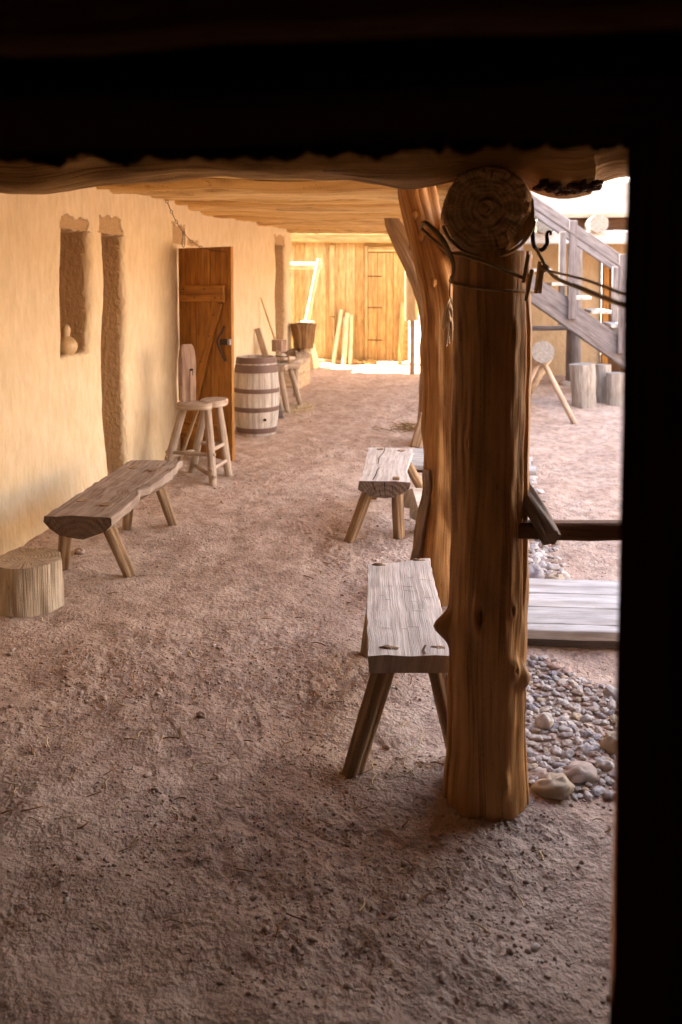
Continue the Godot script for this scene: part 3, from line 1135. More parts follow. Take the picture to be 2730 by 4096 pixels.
func build_dark_room() -> void:
	var w := thing("dark_room", "dark room whose doorway frames the view, its lintel and jamb coloured near black for deep shade", "doorway", Vector3(0, 0, 0))
	var s := Shape.new()
	# lintel timbers over the door
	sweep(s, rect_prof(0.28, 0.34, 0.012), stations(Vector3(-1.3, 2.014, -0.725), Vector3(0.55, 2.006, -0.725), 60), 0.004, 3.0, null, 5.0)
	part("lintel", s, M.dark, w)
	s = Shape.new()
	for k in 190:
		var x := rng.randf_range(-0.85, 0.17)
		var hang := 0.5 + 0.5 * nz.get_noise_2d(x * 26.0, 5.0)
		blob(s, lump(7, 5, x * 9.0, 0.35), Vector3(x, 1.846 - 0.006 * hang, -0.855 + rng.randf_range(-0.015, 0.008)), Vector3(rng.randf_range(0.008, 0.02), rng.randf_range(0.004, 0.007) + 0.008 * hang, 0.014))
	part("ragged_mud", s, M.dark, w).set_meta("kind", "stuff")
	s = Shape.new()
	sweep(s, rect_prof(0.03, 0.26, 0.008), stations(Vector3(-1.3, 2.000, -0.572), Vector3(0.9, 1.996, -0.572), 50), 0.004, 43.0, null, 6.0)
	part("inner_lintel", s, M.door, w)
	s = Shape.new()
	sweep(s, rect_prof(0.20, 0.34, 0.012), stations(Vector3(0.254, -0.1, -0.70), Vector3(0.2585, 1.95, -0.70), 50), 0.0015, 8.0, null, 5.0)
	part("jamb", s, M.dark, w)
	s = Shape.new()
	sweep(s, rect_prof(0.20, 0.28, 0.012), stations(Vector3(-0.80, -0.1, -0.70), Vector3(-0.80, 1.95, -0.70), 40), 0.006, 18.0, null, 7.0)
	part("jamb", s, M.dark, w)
	s = Shape.new()
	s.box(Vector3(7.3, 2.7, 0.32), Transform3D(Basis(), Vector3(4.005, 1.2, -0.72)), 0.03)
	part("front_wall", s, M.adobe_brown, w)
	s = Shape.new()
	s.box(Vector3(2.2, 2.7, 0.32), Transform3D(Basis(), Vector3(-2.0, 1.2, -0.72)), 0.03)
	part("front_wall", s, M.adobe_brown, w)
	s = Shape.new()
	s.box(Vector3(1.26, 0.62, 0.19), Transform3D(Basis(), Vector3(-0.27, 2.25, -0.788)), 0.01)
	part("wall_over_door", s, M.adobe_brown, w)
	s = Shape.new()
	s.box(Vector3(0.35, 2.7, 2.1), Transform3D(Basis(), Vector3(1.22, 1.2, -1.93)), 0.05)  # added out of view to darken the ground outside the doorway
	part("added_shade_wall", s, M.adobe_brown, w)
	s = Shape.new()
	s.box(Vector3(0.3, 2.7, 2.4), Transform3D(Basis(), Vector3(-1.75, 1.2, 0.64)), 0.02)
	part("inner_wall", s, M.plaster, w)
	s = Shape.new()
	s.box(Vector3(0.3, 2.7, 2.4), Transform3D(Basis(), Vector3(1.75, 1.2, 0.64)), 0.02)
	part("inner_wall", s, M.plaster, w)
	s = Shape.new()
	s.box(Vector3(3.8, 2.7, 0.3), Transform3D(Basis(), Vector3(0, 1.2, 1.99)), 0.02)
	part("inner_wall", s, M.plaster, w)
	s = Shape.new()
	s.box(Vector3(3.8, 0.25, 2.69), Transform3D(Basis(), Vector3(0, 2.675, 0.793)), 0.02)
	part("room_ceiling", s, M.flat_black, w)
	s = Shape.new()
	s.box(Vector3(10.8, 2.4, 4.6), Transform3D(Basis(), Vector3(2.45, 4.01, 1.4)), 0.05)  # unseen block raised high to shut off the sky behind the doorway
	part("raised_roof_block", s, M.plaster_raw, w)
	s = Shape.new()
	s.box(Vector3(3.18, 0.1, 2.4), Transform3D(Basis(), Vector3(0, -0.045, 0.66)), 0.01)
	part("room_floor", s, M.adobe_brown, w)


# ------------------------------------------------------------------ seats

func bench_leg(s: Shape, top: Vector3, foot: Vector3, ra: float, rb: float, sd: float) -> void:
	var flat := func(l: float, a: float) -> float: return ra * (0.07 * sin(a * 4.0 + sd) + 0.05 * sin(a * 7.0 + sd * 2.0) - 0.22 * exp(-pow((fposmod(a - sd, TAU) - 1.0) / 0.12, 2.0)))
	tube(s, straight(top, foot + (foot - top).normalized() * 0.04, 0.03), [ra, (ra + rb) * 0.52, rb], 26, 0.1, sd, null, flat)


func bench_crack(s: Shape, pts: Array, w: float) -> void:
	# a drying check: a thin dark wedge let into the top
	for k in pts.size() - 1:
		var a: Vector3 = pts[k]
		var b: Vector3 = pts[k + 1]
		var d := (b - a).cross(Vector3.UP).normalized() * w * (1.0 - 0.5 * k / pts.size())
		s.face(a - d * 0.2, b - d * 0.2, b + d * 0.8, a + d, Vector3.UP, b - a, Vector2.ZERO)


func build_benches() -> void:
	# long half-log bench along the wall
	var w := thing("half_log_bench", "long half-log bench with wavy live edge against the pale wall", "bench", Vector3(-2.08, 0, -4.8))
	var s := Shape.new()
	var caps := Shape.new()
	var st := []
	var m := 46
	for k in m:
		var f := float(k) / (m - 1)
		var lx := lerpf(-2.225, -2.325, f)
		var rx := lerpf(-1.858, -1.94, f) + 0.008 * sin(f * 11.0) + 0.010 * nz.get_noise_2d(f * 7.0, 3.0)
		if f > 0.36 and f < 0.46:
			rx -= 0.03 * sin((f - 0.36) / 0.1 * PI)
		var c := (lx + rx) * 0.5
		var x := Transform3D(Basis(Vector3((rx - lx), 0, -0.03), Vector3(0, 0.96 + 0.22 * sin(f * 9.0 + 1.0) * f, 0), Vector3(-0.06, 0, -1)), Vector3(c, 0.45, lerpf(-4.115, -5.52, f)))
		st.append(x)
	var prof := PackedVector2Array([Vector2(-0.49, 0.0), Vector2(-0.5, -0.035), Vector2(-0.42, -0.075), Vector2(-0.28, -0.108), Vector2(-0.1, -0.125), Vector2(0.08, -0.128), Vector2(0.25, -0.112), Vector2(0.40, -0.082), Vector2(0.5, -0.045), Vector2(0.505, -0.012), Vector2(0.49, 0.0), Vector2(0.3, 0.003), Vector2(0.1, -0.002), Vector2(-0.1, 0.002), Vector2(-0.3, 0.0)])
	for k in prof.size():
		prof[k] = Vector2(prof[k].x, prof[k].y)
	sweep(s, prof, st, 0.006, 21.0, caps, 9.0)
	part("seat", s, M.bench, w)
	part("end_grain", caps, M.end_bench, w)
	for l in [[Vector3(-1.99, 0.40, -4.33), Vector3(-1.925, 0, -4.52)], [Vector3(-2.2, 0.40, -4.32), Vector3(-2.35, 0, -4.54)], [Vector3(-2.05, 0.40, -5.28), Vector3(-2.0, 0, -5.47)], [Vector3(-2.22, 0.40, -5.28), Vector3(-2.28, 0, -5.32)]]:
		s = Shape.new()
		bench_leg(s, l[0], l[1], 0.037, 0.031, l[1].z)
		part("leg", s, M.leg, w)
	for q in [Vector3(-1.99, 0.452, -4.36), Vector3(-2.16, 0.452, -4.42), Vector3(-2.05, 0.452, -5.22), Vector3(-2.2, 0.452, -5.26)]:
		s = Shape.new()
		tube(s, straight(q - Vector3(0, 0.02, 0), q + Vector3(0, 0.004, 0), 0.01), [0.034, 0.034], 14, 0.15, q.x)
		part("tenon", s, M.leg, w)
	s = Shape.new()
	for q in 14:
		var x := rng.randf_range(-2.2, -1.92)
		var z := rng.randf_range(-5.4, -4.25)
		bench_crack(s, [Vector3(x, 0.4562, z), Vector3(x + 0.01, 0.4562, z - 0.05), Vector3(x + 0.004, 0.4562, z - 0.12)], 0.004)
	part("drying_checks", s, M.brown, w).set_meta("kind", "stuff")
	# middle bench: short half log in the walkway
	w = thing("half_log_bench", "short split-log bench out in the walkway with cracked dark end", "bench", Vector3(-0.52, 0, -5.7))
	s = Shape.new()
	caps = Shape.new()
	st = []
	m = 30
	for k in m:
		var f := float(k) / (m - 1)
		var lx := lerpf(-0.665, -0.715, f) + 0.01 * sin(f * 5.0)
		var rx := lerpf(-0.345, -0.392, f) + 0.014 * sin(f * 7.0 + 2.0)
		st.append(Transform3D(Basis(Vector3(rx - lx, 0, -0.03), Vector3(0, 0.95, 0), Vector3(-0.05, 0, -1)), Vector3((lx + rx) * 0.5, 0.43, lerpf(-5.22, -6.3, f))))
	prof = PackedVector2Array([Vector2(-0.49, 0.0), Vector2(-0.5, -0.055), Vector2(-0.36, -0.088), Vector2(-0.2, -0.108), Vector2(0.0, -0.116), Vector2(0.2, -0.106), Vector2(0.35, -0.08), Vector2(0.47, -0.045), Vector2(0.5, -0.018), Vector2(0.49, -0.004), Vector2(0.25, 0.0), Vector2(-0.05, 0.003), Vector2(-0.3, 0.002)])
	sweep(s, prof, st, 0.005, 44.0, caps, 9.0)
	part("seat", s, M.pale, w)
	part("end_grain", caps, M.end_bench, w)
	for l in [[Vector3(-0.60, 0.38, -5.36), Vector3(-0.735, 0, -5.33)], [Vector3(-0.425, 0.38, -5.37), Vector3(-0.418, 0, -5.42)], [Vector3(-0.44, 0.38, -6.2), Vector3(-0.30, 0, -6.55)], [Vector3(-0.62, 0.38, -6.2), Vector3(-0.70, 0, -6.45)]]:
		s = Shape.new()
		bench_leg(s, l[0], l[1], 0.036, 0.034, l[1].z * 3.0)
		part("leg", s, M.leg, w)
	s = Shape.new()
	s.box(Vector3(0.045, 0.03, 0.03), Transform3D(Basis(), Vector3(-0.425, 0.437, -5.27)), 0.005)
	part("tenon", s, M.leg, w)
	for q in [Vector3(-0.62, 0.425, -6.22), Vector3(-0.46, 0.425, -6.2)]:
		s = Shape.new()
		tube(s, straight(q, q + Vector3(0, 0.012, 0), 0.01), [0.028, 0.028], 12, 0.15, q.x)
		part("tenon", s, M.leg, w)
	s = Shape.new()
	bench_crack(s, [Vector3(-0.575, 0.4355, -5.235), Vector3(-0.57, 0.4355, -5.36), Vector3(-0.575, 0.4355, -5.52), Vector3(-0.565, 0.4355, -5.6)], 0.006)
	bench_crack(s, [Vector3(-0.59, 0.4355, -6.28), Vector3(-0.585, 0.4355, -6.1), Vector3(-0.6, 0.4355, -5.9), Vector3(-0.585, 0.4355, -5.7)], 0.006)
	# checks in the end of the log
	for c in [[-0.58, 0.0, -0.55, -0.07], [-0.5, 0.0, -0.49, -0.10], [-0.45, -0.02, -0.44, -0.07], [-0.62, -0.02, -0.61, -0.075], [-0.53, -0.05, -0.52, -0.10]]:
		var a := Vector3(c[0], 0.43 + c[1], -5.213)
		var b := Vector3(c[2], 0.43 + c[3], -5.213)
		s.face(a, b, b + Vector3(0.002, 0, 0), a + Vector3(0.005, 0, 0), Vector3.BACK, b - a, Vector2.ZERO)
	part("drying_checks", s, M.flat_black, w).set_meta("kind", "stuff")
	# near bench: pale plank beside the first post
	w = thing("plank_bench", "pale plank bench on splayed legs right beside the nearest post", "bench", Vector3(-0.22, 0, -3.25))
	s = Shape.new()
	st = []
	m = 40
	for k in m:
		var f := float(k) / (m - 1)
		var lx := lerpf(-0.316, -0.424, f) - 0.006 * sin(f * PI)
		var rx := lerpf(-0.032, -0.146, f) + 0.004 * sin(f * 6.0)
		st.append(Transform3D(Basis(Vector3(rx - lx, 0, -lerpf(0.04, 0.13, f)), Vector3(0, 1, 0), Vector3(-0.1, 0, -1)), Vector3((lx + rx) * 0.5, 0.42 - 0.004 * sin(f * PI), lerpf(-2.785, -3.745, f))))
	prof = PackedVector2Array([Vector2(-0.495, -0.002), Vector2(-0.5, -0.01), Vector2(-0.497, -0.058), Vector2(-0.48, -0.062), Vector2(0.48, -0.06), Vector2(0.5, -0.055), Vector2(0.5, -0.006), Vector2(0.49, 0.0), Vector2(0.3, 0.003), Vector2(0.0, -0.002), Vector2(-0.3, 0.001)])
	sweep(s, prof, st, 0.0035, 74.0, null, 10.0)
	part("seat", s, M.pale, w)
	for l in [[Vector3(-0.262, 0.37, -2.87), Vector3(-0.37, 0, -2.78)], [Vector3(-0.09, 0.37, -2.88), Vector3(0.0, 0, -2.86)], [Vector3(-0.36, 0.37, -3.6), Vector3(-0.425, 0, -3.68)], [Vector3(-0.2, 0.37, -3.68), Vector3(-0.1, 0, -3.82)]]:
		s = Shape.new()
		bench_leg(s, l[0], l[1], 0.038, 0.032, l[1].x * 13.0)
		part("leg", s, M.leg, w)
	for q in [Vector3(-0.25, 0.4185, -2.835), Vector3(-0.085, 0.4185, -2.86), Vector3(-0.375, 0.419, -3.68), Vector3(-0.20, 0.419, -3.77)]:
		s = Shape.new()
		var l := lump(16, 7, q.x * 7.0, 0.3)
		for k in l.v.size():
			s.v.append(q + l.v[k] * Vector3(0.032, 0.009, 0.013))
			s.n.append(l.n[k])
			s.t.append(l.t[k])
		s.ix = l.ix
		part("tenon", s, M.leg, w)
	s = Shape.new()
	bench_crack(s, [Vector3(-0.128, 0.4235, -2.795), Vector3(-0.135, 0.4235, -2.83), Vector3(-0.128, 0.4235, -2.87)], 0.009)
	for q in 16:
		var x := rng.randf_range(-0.36, -0.14)
		var z := rng.randf_range(-3.6, -2.95)
		bench_crack(s, [Vector3(x, 0.4225, z), Vector3(x + rng.randf_range(0.02, 0.05), 0.4225, z + rng.randf_range(-0.006, 0.006))], 0.0022)
	part("drying_checks", s, M.brown, w).set_meta("kind", "stuff")


func build_stool() -> void:
	var w := thing("stitching_horse", "tall weathered harness maker's stool holding a leather-stitching clamp by the door", "stool", Vector3(-2.3, 0, -6.9))
	var s := Shape.new()
	var caps := Shape.new()
	# the seat: a round-cornered front and a narrower rear lobe
	var outline := PackedVector2Array()
	for k in 40:
		var a := TAU * k / 40.0
		var e := pow(pow(absf(cos(a)), 3.2) + pow(absf(sin(a)), 3.2), -1.0 / 3.2)
		outline.append(Vector2(-2.305 + cos(a) * e * 0.155, -6.86 + sin(a) * e * 0.10))
	slab(s, outline, 0.61, 0.665)
	outline = PackedVector2Array()
	for k in 32:
		var a := TAU * k / 32.0
		var e := pow(pow(absf(cos(a)), 2.6) + pow(absf(sin(a)), 2.6), -1.0 / 2.6)
		outline.append(Vector2(-2.185 + cos(a) * e * 0.115, -7.03 + sin(a) * e * 0.16))
	slab(s, outline, 0.618, 0.672)
	part("seat", s, M.stool, w)
	var feet := [[Vector3(-2.19, 0.63, -6.86), Vector3(-2.075, 0, -6.64)], [Vector3(-2.14, 0.63, -7.02), Vector3(-2.06, 0, -7.06)], [Vector3(-2.27, 0.63, -7.06), Vector3(-2.42, 0, -7.1)], [Vector3(-2.40, 0.63, -6.86), Vector3(-2.56, 0, -6.72)]]
	for l in feet:
		s = Shape.new()
		tube(s, straight(l[0], l[1] - Vector3(0, 0.03, 0), 0.04), [0.032, 0.036, 0.034], 18, 0.06, l[1].x * 5.0)
		part("leg", s, M.stool, w)
	var at := func(k: int, y: float) -> Vector3: return (feet[k][0] as Vector3).lerp(feet[k][1], 1.0 - y / 0.63)
	for r in [[0, 1, 0.275], [0, 1, 0.125], [0, 3, 0.24], [1, 2, 0.27], [0, 2, 0.07], [2, 3, 0.2]]:
		var a: Vector3 = at.call(r[0], r[2])
		var b: Vector3 = at.call(r[1], r[2])
		s = Shape.new()
		tube(s, straight(a - (b - a) * 0.1, b + (b - a) * 0.1, 0.05), [0.014, 0.019, 0.018, 0.014], 12, 0.05, r[2] * 40.0)
		part("stretcher", s, M.stool, w)
	# the clamp: two bowed jaws that meet at the top, turned a little to the right
	var nrm := Vector3(sin(0.62), 0, cos(0.62))
	var wid := Vector3(cos(0.62), 0, -sin(0.62))
	var base := Vector3(-2.395, 0.665, -6.93)
	var narrow := func(q: Vector2, f: float) -> Vector2: return Vector2(q.x * (1.0 if f < 0.88 else 1.0 - pow((f - 0.88) / 0.12, 2.0) * 0.35), q.y)
	for side in [1.0, -1.0]:
		var st := []
		for k in 18:
			var f := k / 17.0
			var off: float = 0.045 + (0.004 if side > 0.0 else 0.012) * sin(f * PI) - 0.036 * smoothstep(0.68, 1.0, f)
			st.append(Transform3D(Basis(wid, nrm, Vector3.UP), base + nrm * off * side + Vector3(0, 0.50 * f, 0)))
		s = Shape.new()
		sweep(s, rect_prof(0.125, 0.02, 0.004), st, 0.0, 5.0 + side, null, 3.0, narrow)
		part("clamp_jaw", s, M.clamp, w)
	var turn := Basis(wid, Vector3.UP, nrm)
	s = Shape.new()
	s.box(Vector3(0.122, 0.13, 0.068), Transform3D(turn, base + Vector3(0, 0.065, 0)), 0.004)
	part("clamp_foot", s, M.clamp, w)
	s = Shape.new()
	s.box(Vector3(0.03, 0.06, 0.004), Transform3D(turn, base + nrm * 0.0605 + wid * 0.022 + Vector3(0, 0.26, 0)), 0.001)
	part("slot", s, M.flat_black, w)
	s = Shape.new()
	var strap := []
	for k in 8:
		var f := k / 7.0
		strap.append(Transform3D(Basis(wid, nrm, Vector3.UP), base + nrm * (0.064 + 0.008 * sin(f * PI)) + wid * (0.018 - 0.004 * f) + Vector3(0, 0.27 - 0.27 * f, 0)))
	sweep(s, rect_prof(0.02, 0.003, 0.001), strap, 0.0, 3.0)
	part("strap", s, M.clamp, w)
	s = Shape.new()
	pole(s, Vector3(-2.30, 0.62, -6.97), Vector3(-2.50, 0.04, -6.9), 0.014, 0.02, 10, 0.05, 66.0)
	part("treadle", s, M.leg, w)


func slab(s: Shape, outline: PackedVector2Array, y0: float, y1: float) -> void:
	var p := PackedVector3Array()
	var uv := PackedVector2Array()
	var mid := PackedVector3Array()
	var c := Vector2.ZERO
	for q in outline:
		c += q / outline.size()
	var m := outline.size()
	var lv := [[y0, 0.965], [y0 + 0.008, 1.0], [(y0 + y1) * 0.5, 1.012], [y1 - 0.012, 1.0], [y1, 0.94]]
	var far := 0.0
	for l in lv:
		far = 0.0
		for k in m + 1:
			var q := c + (outline[k % m] - c) * (l[1] as float)
			if k:
				far += outline[k % m].distance_to(outline[k - 1])
			p.append(Vector3(q.x, l[0], q.y))
			uv.append(Vector2(l[0] * 2.0, far))
		mid.append(Vector3(c.x, l[0], c.y))
	s.grid(p, uv, m + 1, lv.size(), true, Vector3.UP, mid)
	s.tri_fan(p.slice(4 * (m + 1), 4 * (m + 1) + m), Vector3(c.x, y1, c.y), Vector3.UP, 1.0)
	s.tri_fan(p.slice(0, m), Vector3(c.x, y0, c.y), Vector3.DOWN, 1.0)


func stump(called: String, label: String, at: Vector3, r0: float, r1: float, h: float, body: Material, top: Material, sd: float, lean := Vector3.ZERO, group := "") -> void:
	var w := thing(called, label, "stump", at, group)
	var s := Shape.new()
	var caps := Shape.new()
	var checks := func(l: float, a: float) -> float:
		var d := 0.0
		for k in 7:
			var c := fposmod(a - (k * 0.93 + sd), TAU) - 0.2
			d -= r0 * 0.10 * exp(-pow(c / 0.022, 2.0)) * smoothstep(0.2 + 0.1 * (k % 3), 0.75, l / h)
		return d + r0 * 0.018 * sin(a * 5.0 + sd) + r0 * 0.012 * sin(a * 9.0 + l * 6.0)
	tube(s, straight(at - Vector3(0, 0.03, 0), at + Vector3(0, h, 0) + lean, 0.025), [r0, r0 * 0.99, r1, r1 * 0.985], 90, 0.045, sd, caps, checks)
	part("log", s, body, w)
	part("end_grain", caps, top, w)


# ------------------------------------------------------------------ door and gate

func build_door() -> void:
	var w := thing("plank_door", "orange-brown plank door standing open with battens and an iron latch", "door", Vector3(-2.745, 0, -7.755))
	w.rotation.y = -0.475
	var edges := [0.0, 0.235, 0.43, 0.70]
	for k in 3:
		var s := Shape.new()
		s.box(Vector3(edges[k + 1] - edges[k] - 0.004, 2.0, 0.036), Transform3D(Basis(), Vector3((edges[k] + edges[k + 1]) * 0.5, 1.035, 0.0)), 0.003, Vector2(k * 1.7, k))
		part("plank", s, M.door, w, true)
	for y in [[1.60, 0.16], [0.28, 0.16]]:
		var s := Shape.new()
		s.box(Vector3(0.60, y[1], 0.03), Transform3D(Basis(), Vector3(0.33, y[0], 0.034)), 0.006, Vector2(y[0], 3.0))
		part("batten", s, M.door, w, true)
	var s := Shape.new()
	var a := Vector2(0.54, 1.52)
	var b := Vector2(0.14, 0.36)
	var d := (b - a).normalized()
	s.box(Vector3(0.115, a.distance_to(b), 0.026), Transform3D(Basis(Vector3(-d.y, d.x, 0), Vector3(-d.x, -d.y, 0), Vector3.BACK), Vector3((a.x + b.x) * 0.5, (a.y + b.y) * 0.5, 0.0325)), 0.005, Vector2(4.1, 2.0))
	part("brace", s, M.door, w, true)
	s = Shape.new()
	s.box(Vector3(0.13, 0.055, 0.008), Transform3D(Basis(Vector3.BACK, 0.05), Vector3(0.625, 1.15, 0.024)), 0.002)
	part("latch_plate", s, M.iron, w, true)
	s = Shape.new()
	s.box(Vector3(0.035, 0.06, 0.02), Transform3D(Basis(), Vector3(0.682, 1.152, 0.032)), 0.004)
	part("latch_bolt", s, M.steel, w, true)
	s = Shape.new()
	tube(s, smooth_path([Vector3(0.615, 1.30, 0.026), Vector3(0.60, 1.24, 0.05), Vector3(0.575, 1.19, 0.065), Vector3(0.56, 1.14, 0.06), Vector3(0.585, 1.06, 0.045), Vector3(0.625, 0.97, 0.026)], 0.015), [0.007, 0.009, 0.009, 0.010, 0.008, 0.013], 9)
	part("latch_handle", s, M.iron, w, true)
	s = Shape.new()
	for q in [[0.10, 1.64], [0.25, 1.56], [0.38, 1.64], [0.52, 1.56], [0.60, 1.64], [0.60, 1.56], [0.5, 1.4], [0.44, 1.2], [0.33, 0.95]]:
		s.box(Vector3(0.014, 0.014, 0.006), Transform3D(Basis(), Vector3(q[0], q[1], 0.050)), 0.002)
	part("nail_heads", s, M.iron, w, true).set_meta("kind", "stuff")
	# the chain that holds it
	w = thing("door_chain", "thin rusty rod chain from the wall top to the open door's corner", "chain", Vector3(-2.6, 2.2, -7.5))
	var pts := [Vector3(-2.735, 2.455, -7.40), Vector3(-2.70, 2.36, -7.42), Vector3(-2.665, 2.27, -7.45), Vector3(-2.60, 2.165, -7.47), Vector3(-2.52, 2.085, -7.45), Vector3(-2.42, 2.03, -7.43), Vector3(-2.31, 2.0, -7.42), Vector3(-2.165, 1.985, -7.40)]
	for k in pts.size() - 1:
		s = Shape.new()
		var p: Vector3 = pts[k]
		var q: Vector3 = pts[k + 1]
		var dir := (q - p).normalized()
		tube(s, PackedVector3Array([p + dir * 0.012, q - dir * 0.012]), [0.0035, 0.0035], 6)
		var side := dir.cross(Vector3.BACK).normalized()
		ring_mesh(s, Transform3D(Basis(dir, side, dir.cross(side)), p), 0.013, 0.003, 12)
		part("link", s, M.iron, w)
	s = Shape.new()
	tube(s, smooth_path([Vector3(-2.60, 2.17, -7.46), Vector3(-2.615, 2.07, -7.46), Vector3(-2.60, 2.03, -7.46), Vector3(-2.585, 2.08, -7.46), Vector3(-2.59, 2.20, -7.455)], 0.02), [0.003, 0.003], 6)
	part("wire_loop", s, M.iron, w)


func build_gate() -> void:
	var w := thing("plank_gate", "tall golden plank gate closing the sunlit far end of the porch", "gate", Vector3(-2.6, 0, -17.3))
	var edges := [-4.95, -4.6, -4.3, -3.98, -3.669, -3.572, -3.36, -3.15, -2.897, -2.706, -2.467, -2.277, -2.065]
	for k in edges.size() - 1:
		var s := Shape.new()
		var wd: float = edges[k + 1] - edges[k]
		var zz := -17.3 + rng.randf_range(-0.006, 0.006)
		s.box(Vector3(wd - 0.005, 2.66, 0.04), Transform3D(Basis(Vector3.BACK, rng.randf_range(-0.002, 0.002)), Vector3((edges[k] + edges[k + 1]) * 0.5, 1.37, zz)), 0.004, Vector2(k * 1.31, k * 0.9))
		part("plank", s, M.gate[k % 3], w)
	var back := Shape.new()
	back.box(Vector3(4.0, 2.6, 0.03), Transform3D(Basis(), Vector3(-3.15, 1.36, -17.355)), 0.004)  # unseen panel added to stop bright gaps between the planks
	part("added_backing", back, M.gate[2], w)
	# narrow strips nailed over two of the joints
	for q in [[-2.765, 0.12, 1.75, 2.5], [-2.74, 0.07, 0.52, 0.9]]:
		var s := Shape.new()
		s.box(Vector3(q[1], 1.5 if q[2] > 1.0 else q[3], 0.022), Transform3D(Basis(), Vector3(q[0], q[2], -17.265)), 0.004, Vector2(q[0], 0))
		part("plank", s, M.gate[1], w)
	# the small door in it
	var dr := [-2.0, -1.80, -1.617, -1.47, -1.22]
	for k in dr.size() - 1:
		var s := Shape.new()
		s.box(Vector3(dr[k + 1] - dr[k] - 0.008, 2.28, 0.04), Transform3D(Basis(), Vector3((dr[k] + dr[k + 1]) * 0.5, 1.19, -17.29)), 0.004, Vector2(k * 2.3 + 9.0, k))
		part("plank", s, M.gate[2], w)
	var s := Shape.new()
	s.box(Vector3(0.06, 2.45, 0.07), Transform3D(Basis(), Vector3(-2.035, 1.25, -17.285)), 0.006)
	part("door_post", s, M.gate[0], w)
	s = Shape.new()
	s.box(Vector3(1.2, 0.10, 0.07), Transform3D(Basis(), Vector3(-1.40, 2.40, -17.28)), 0.006)
	part("door_head", s, M.gate[0], w)
	for y in [1.837, 1.181, 0.498]:
		s = Shape.new()
		s.box(Vector3(0.32, 0.022, 0.008), Transform3D(Basis(), Vector3(-1.86, y, -17.264)), 0.003)
		part("hinge", s, M.brown, w)
	s = Shape.new()
	sweep(s, rect_prof(0.20, 0.19, 0.02), stations(Vector3(-5.0, 2.665, -17.16), Vector3(0.2, 2.60, -17.16), 30), 0.012, 14.0)
	part("header", s, M.gate[2], w)
	s = Shape.new()
	sweep(s, rect_prof(0.24, 0.42, 0.03), stations(Vector3(-5.0, 2.94, -17.20), Vector3(0.2, 2.88, -17.20), 30), 0.012, 15.0)
	part("upper_header", s, M.gate[2], w)
	s = Shape.new()
	s.box(Vector3(2.7, 0.09, 0.22), Transform3D(Basis(), Vector3(-3.55, 0.045, -17.14)), 0.02)
	part("sill", s, M.gate[0], w)
	# peeled poles that lean on it
	for q in [[Vector3(-2.70, 0.0, -17.02), Vector3(-2.555, 1.13, -17.22), 0.045], [Vector3(-2.475, 0.0, -16.98), Vector3(-2.43, 1.06, -17.22), 0.052], [Vector3(-2.50, 0.0, -17.06), Vector3(-2.50, 0.98, -17.23), 0.035], [Vector3(-2.345, 0.0, -17.02), Vector3(-2.345, 1.02, -17.22), 0.045]]:
		s = Shape.new()
		pole(s, q[0], q[1], q[2], q[2] * 0.85, 14, 0.1)
		var which := {0.045: "leaning against the gate", 0.052: "thickest of those leaning on the gate", 0.035: "thinnest of those leaning on the gate"}
		var lab: String = "pale peeled pole, " + which[q[2]]
		if q[0].x < -2.6:
			lab = "pale peeled pole leaning leftmost against the gate, most tilted of its group"
		elif q[0].x > -2.4:
			lab = "pale peeled pole leaning upright on the gate, nearest its small door"
		solo("peeled_pole", s, M.peeled, lab, "pole", q[0], "peeled poles leaning on the gate")
	s = Shape.new()
	s.box(Vector3(0.09, 1.28, 0.03), Transform3D(Basis(Vector3.BACK, -0.04) * Basis(Vector3.RIGHT, -0.06), Vector3(-1.29, 0.65, -17.17)), 0.004)
	solo("leaning_board", s, M.gate[1], "narrow board leaning at the right end of the golden gate", "board", Vector3(-1.3, 0, -17.15))
	s = Shape.new()
	for k in 12:
		var c := Vector3(rng.randf_range(-2.25, -1.8), 0.03 + 0.05 * rng.randf(), rng.randf_range(-17.15, -16.98))
		s.box(Vector3(rng.randf_range(0.1, 0.3), 0.04, 0.05), Transform3D(Basis.from_euler(Vector3(0, rng.randf_range(-0.6, 0.6), rng.randf_range(-0.3, 0.3))), c), 0.008, Vector2(k, k))
	solo("wood_scraps", s, M.gate[2], "small heap of split wood scraps at the foot of the gate", "wood scraps", Vector3(-2.0, 0, -17.05))
	# the two sunlit poles
	s = Shape.new()
	pole(s, Vector3(-3.9, 2.05, -16.3), Vector3(-2.82, 2.04, -16.3), 0.075, 0.07, 18, 0.06)
	part_pole("rail_pole", s, "sunlit peeled pole held level in front of the gate", Vector3(-3.4, 2.05, -16.3))
	s = Shape.new()
	pole(s, Vector3(-3.30, 0.0, -16.22), Vector3(-2.845, 2.17, -16.2), 0.058, 0.048, 18, 0.06)
	part_pole("prop_pole", s, "sunlit slanting peeled pole that props the level pole", Vector3(-3.3, 0, -16.22))
	s = Shape.new()
	pole(s, Vector3(-3.85, -0.05, -16.3), Vector3(-3.85, 2.1, -16.3), 0.06, 0.055, 14, 0.06)
	part_pole("upright_pole", s, "peeled upright pole carrying the hidden end of the level pole", Vector3(-3.85, 0, -16.3))


func part_pole(called: String, s: Shape, label: String, at: Vector3) -> void:
	solo(called, s, M.peeled, label, "pole", at)


# ------------------------------------------------------------------ things along the wall

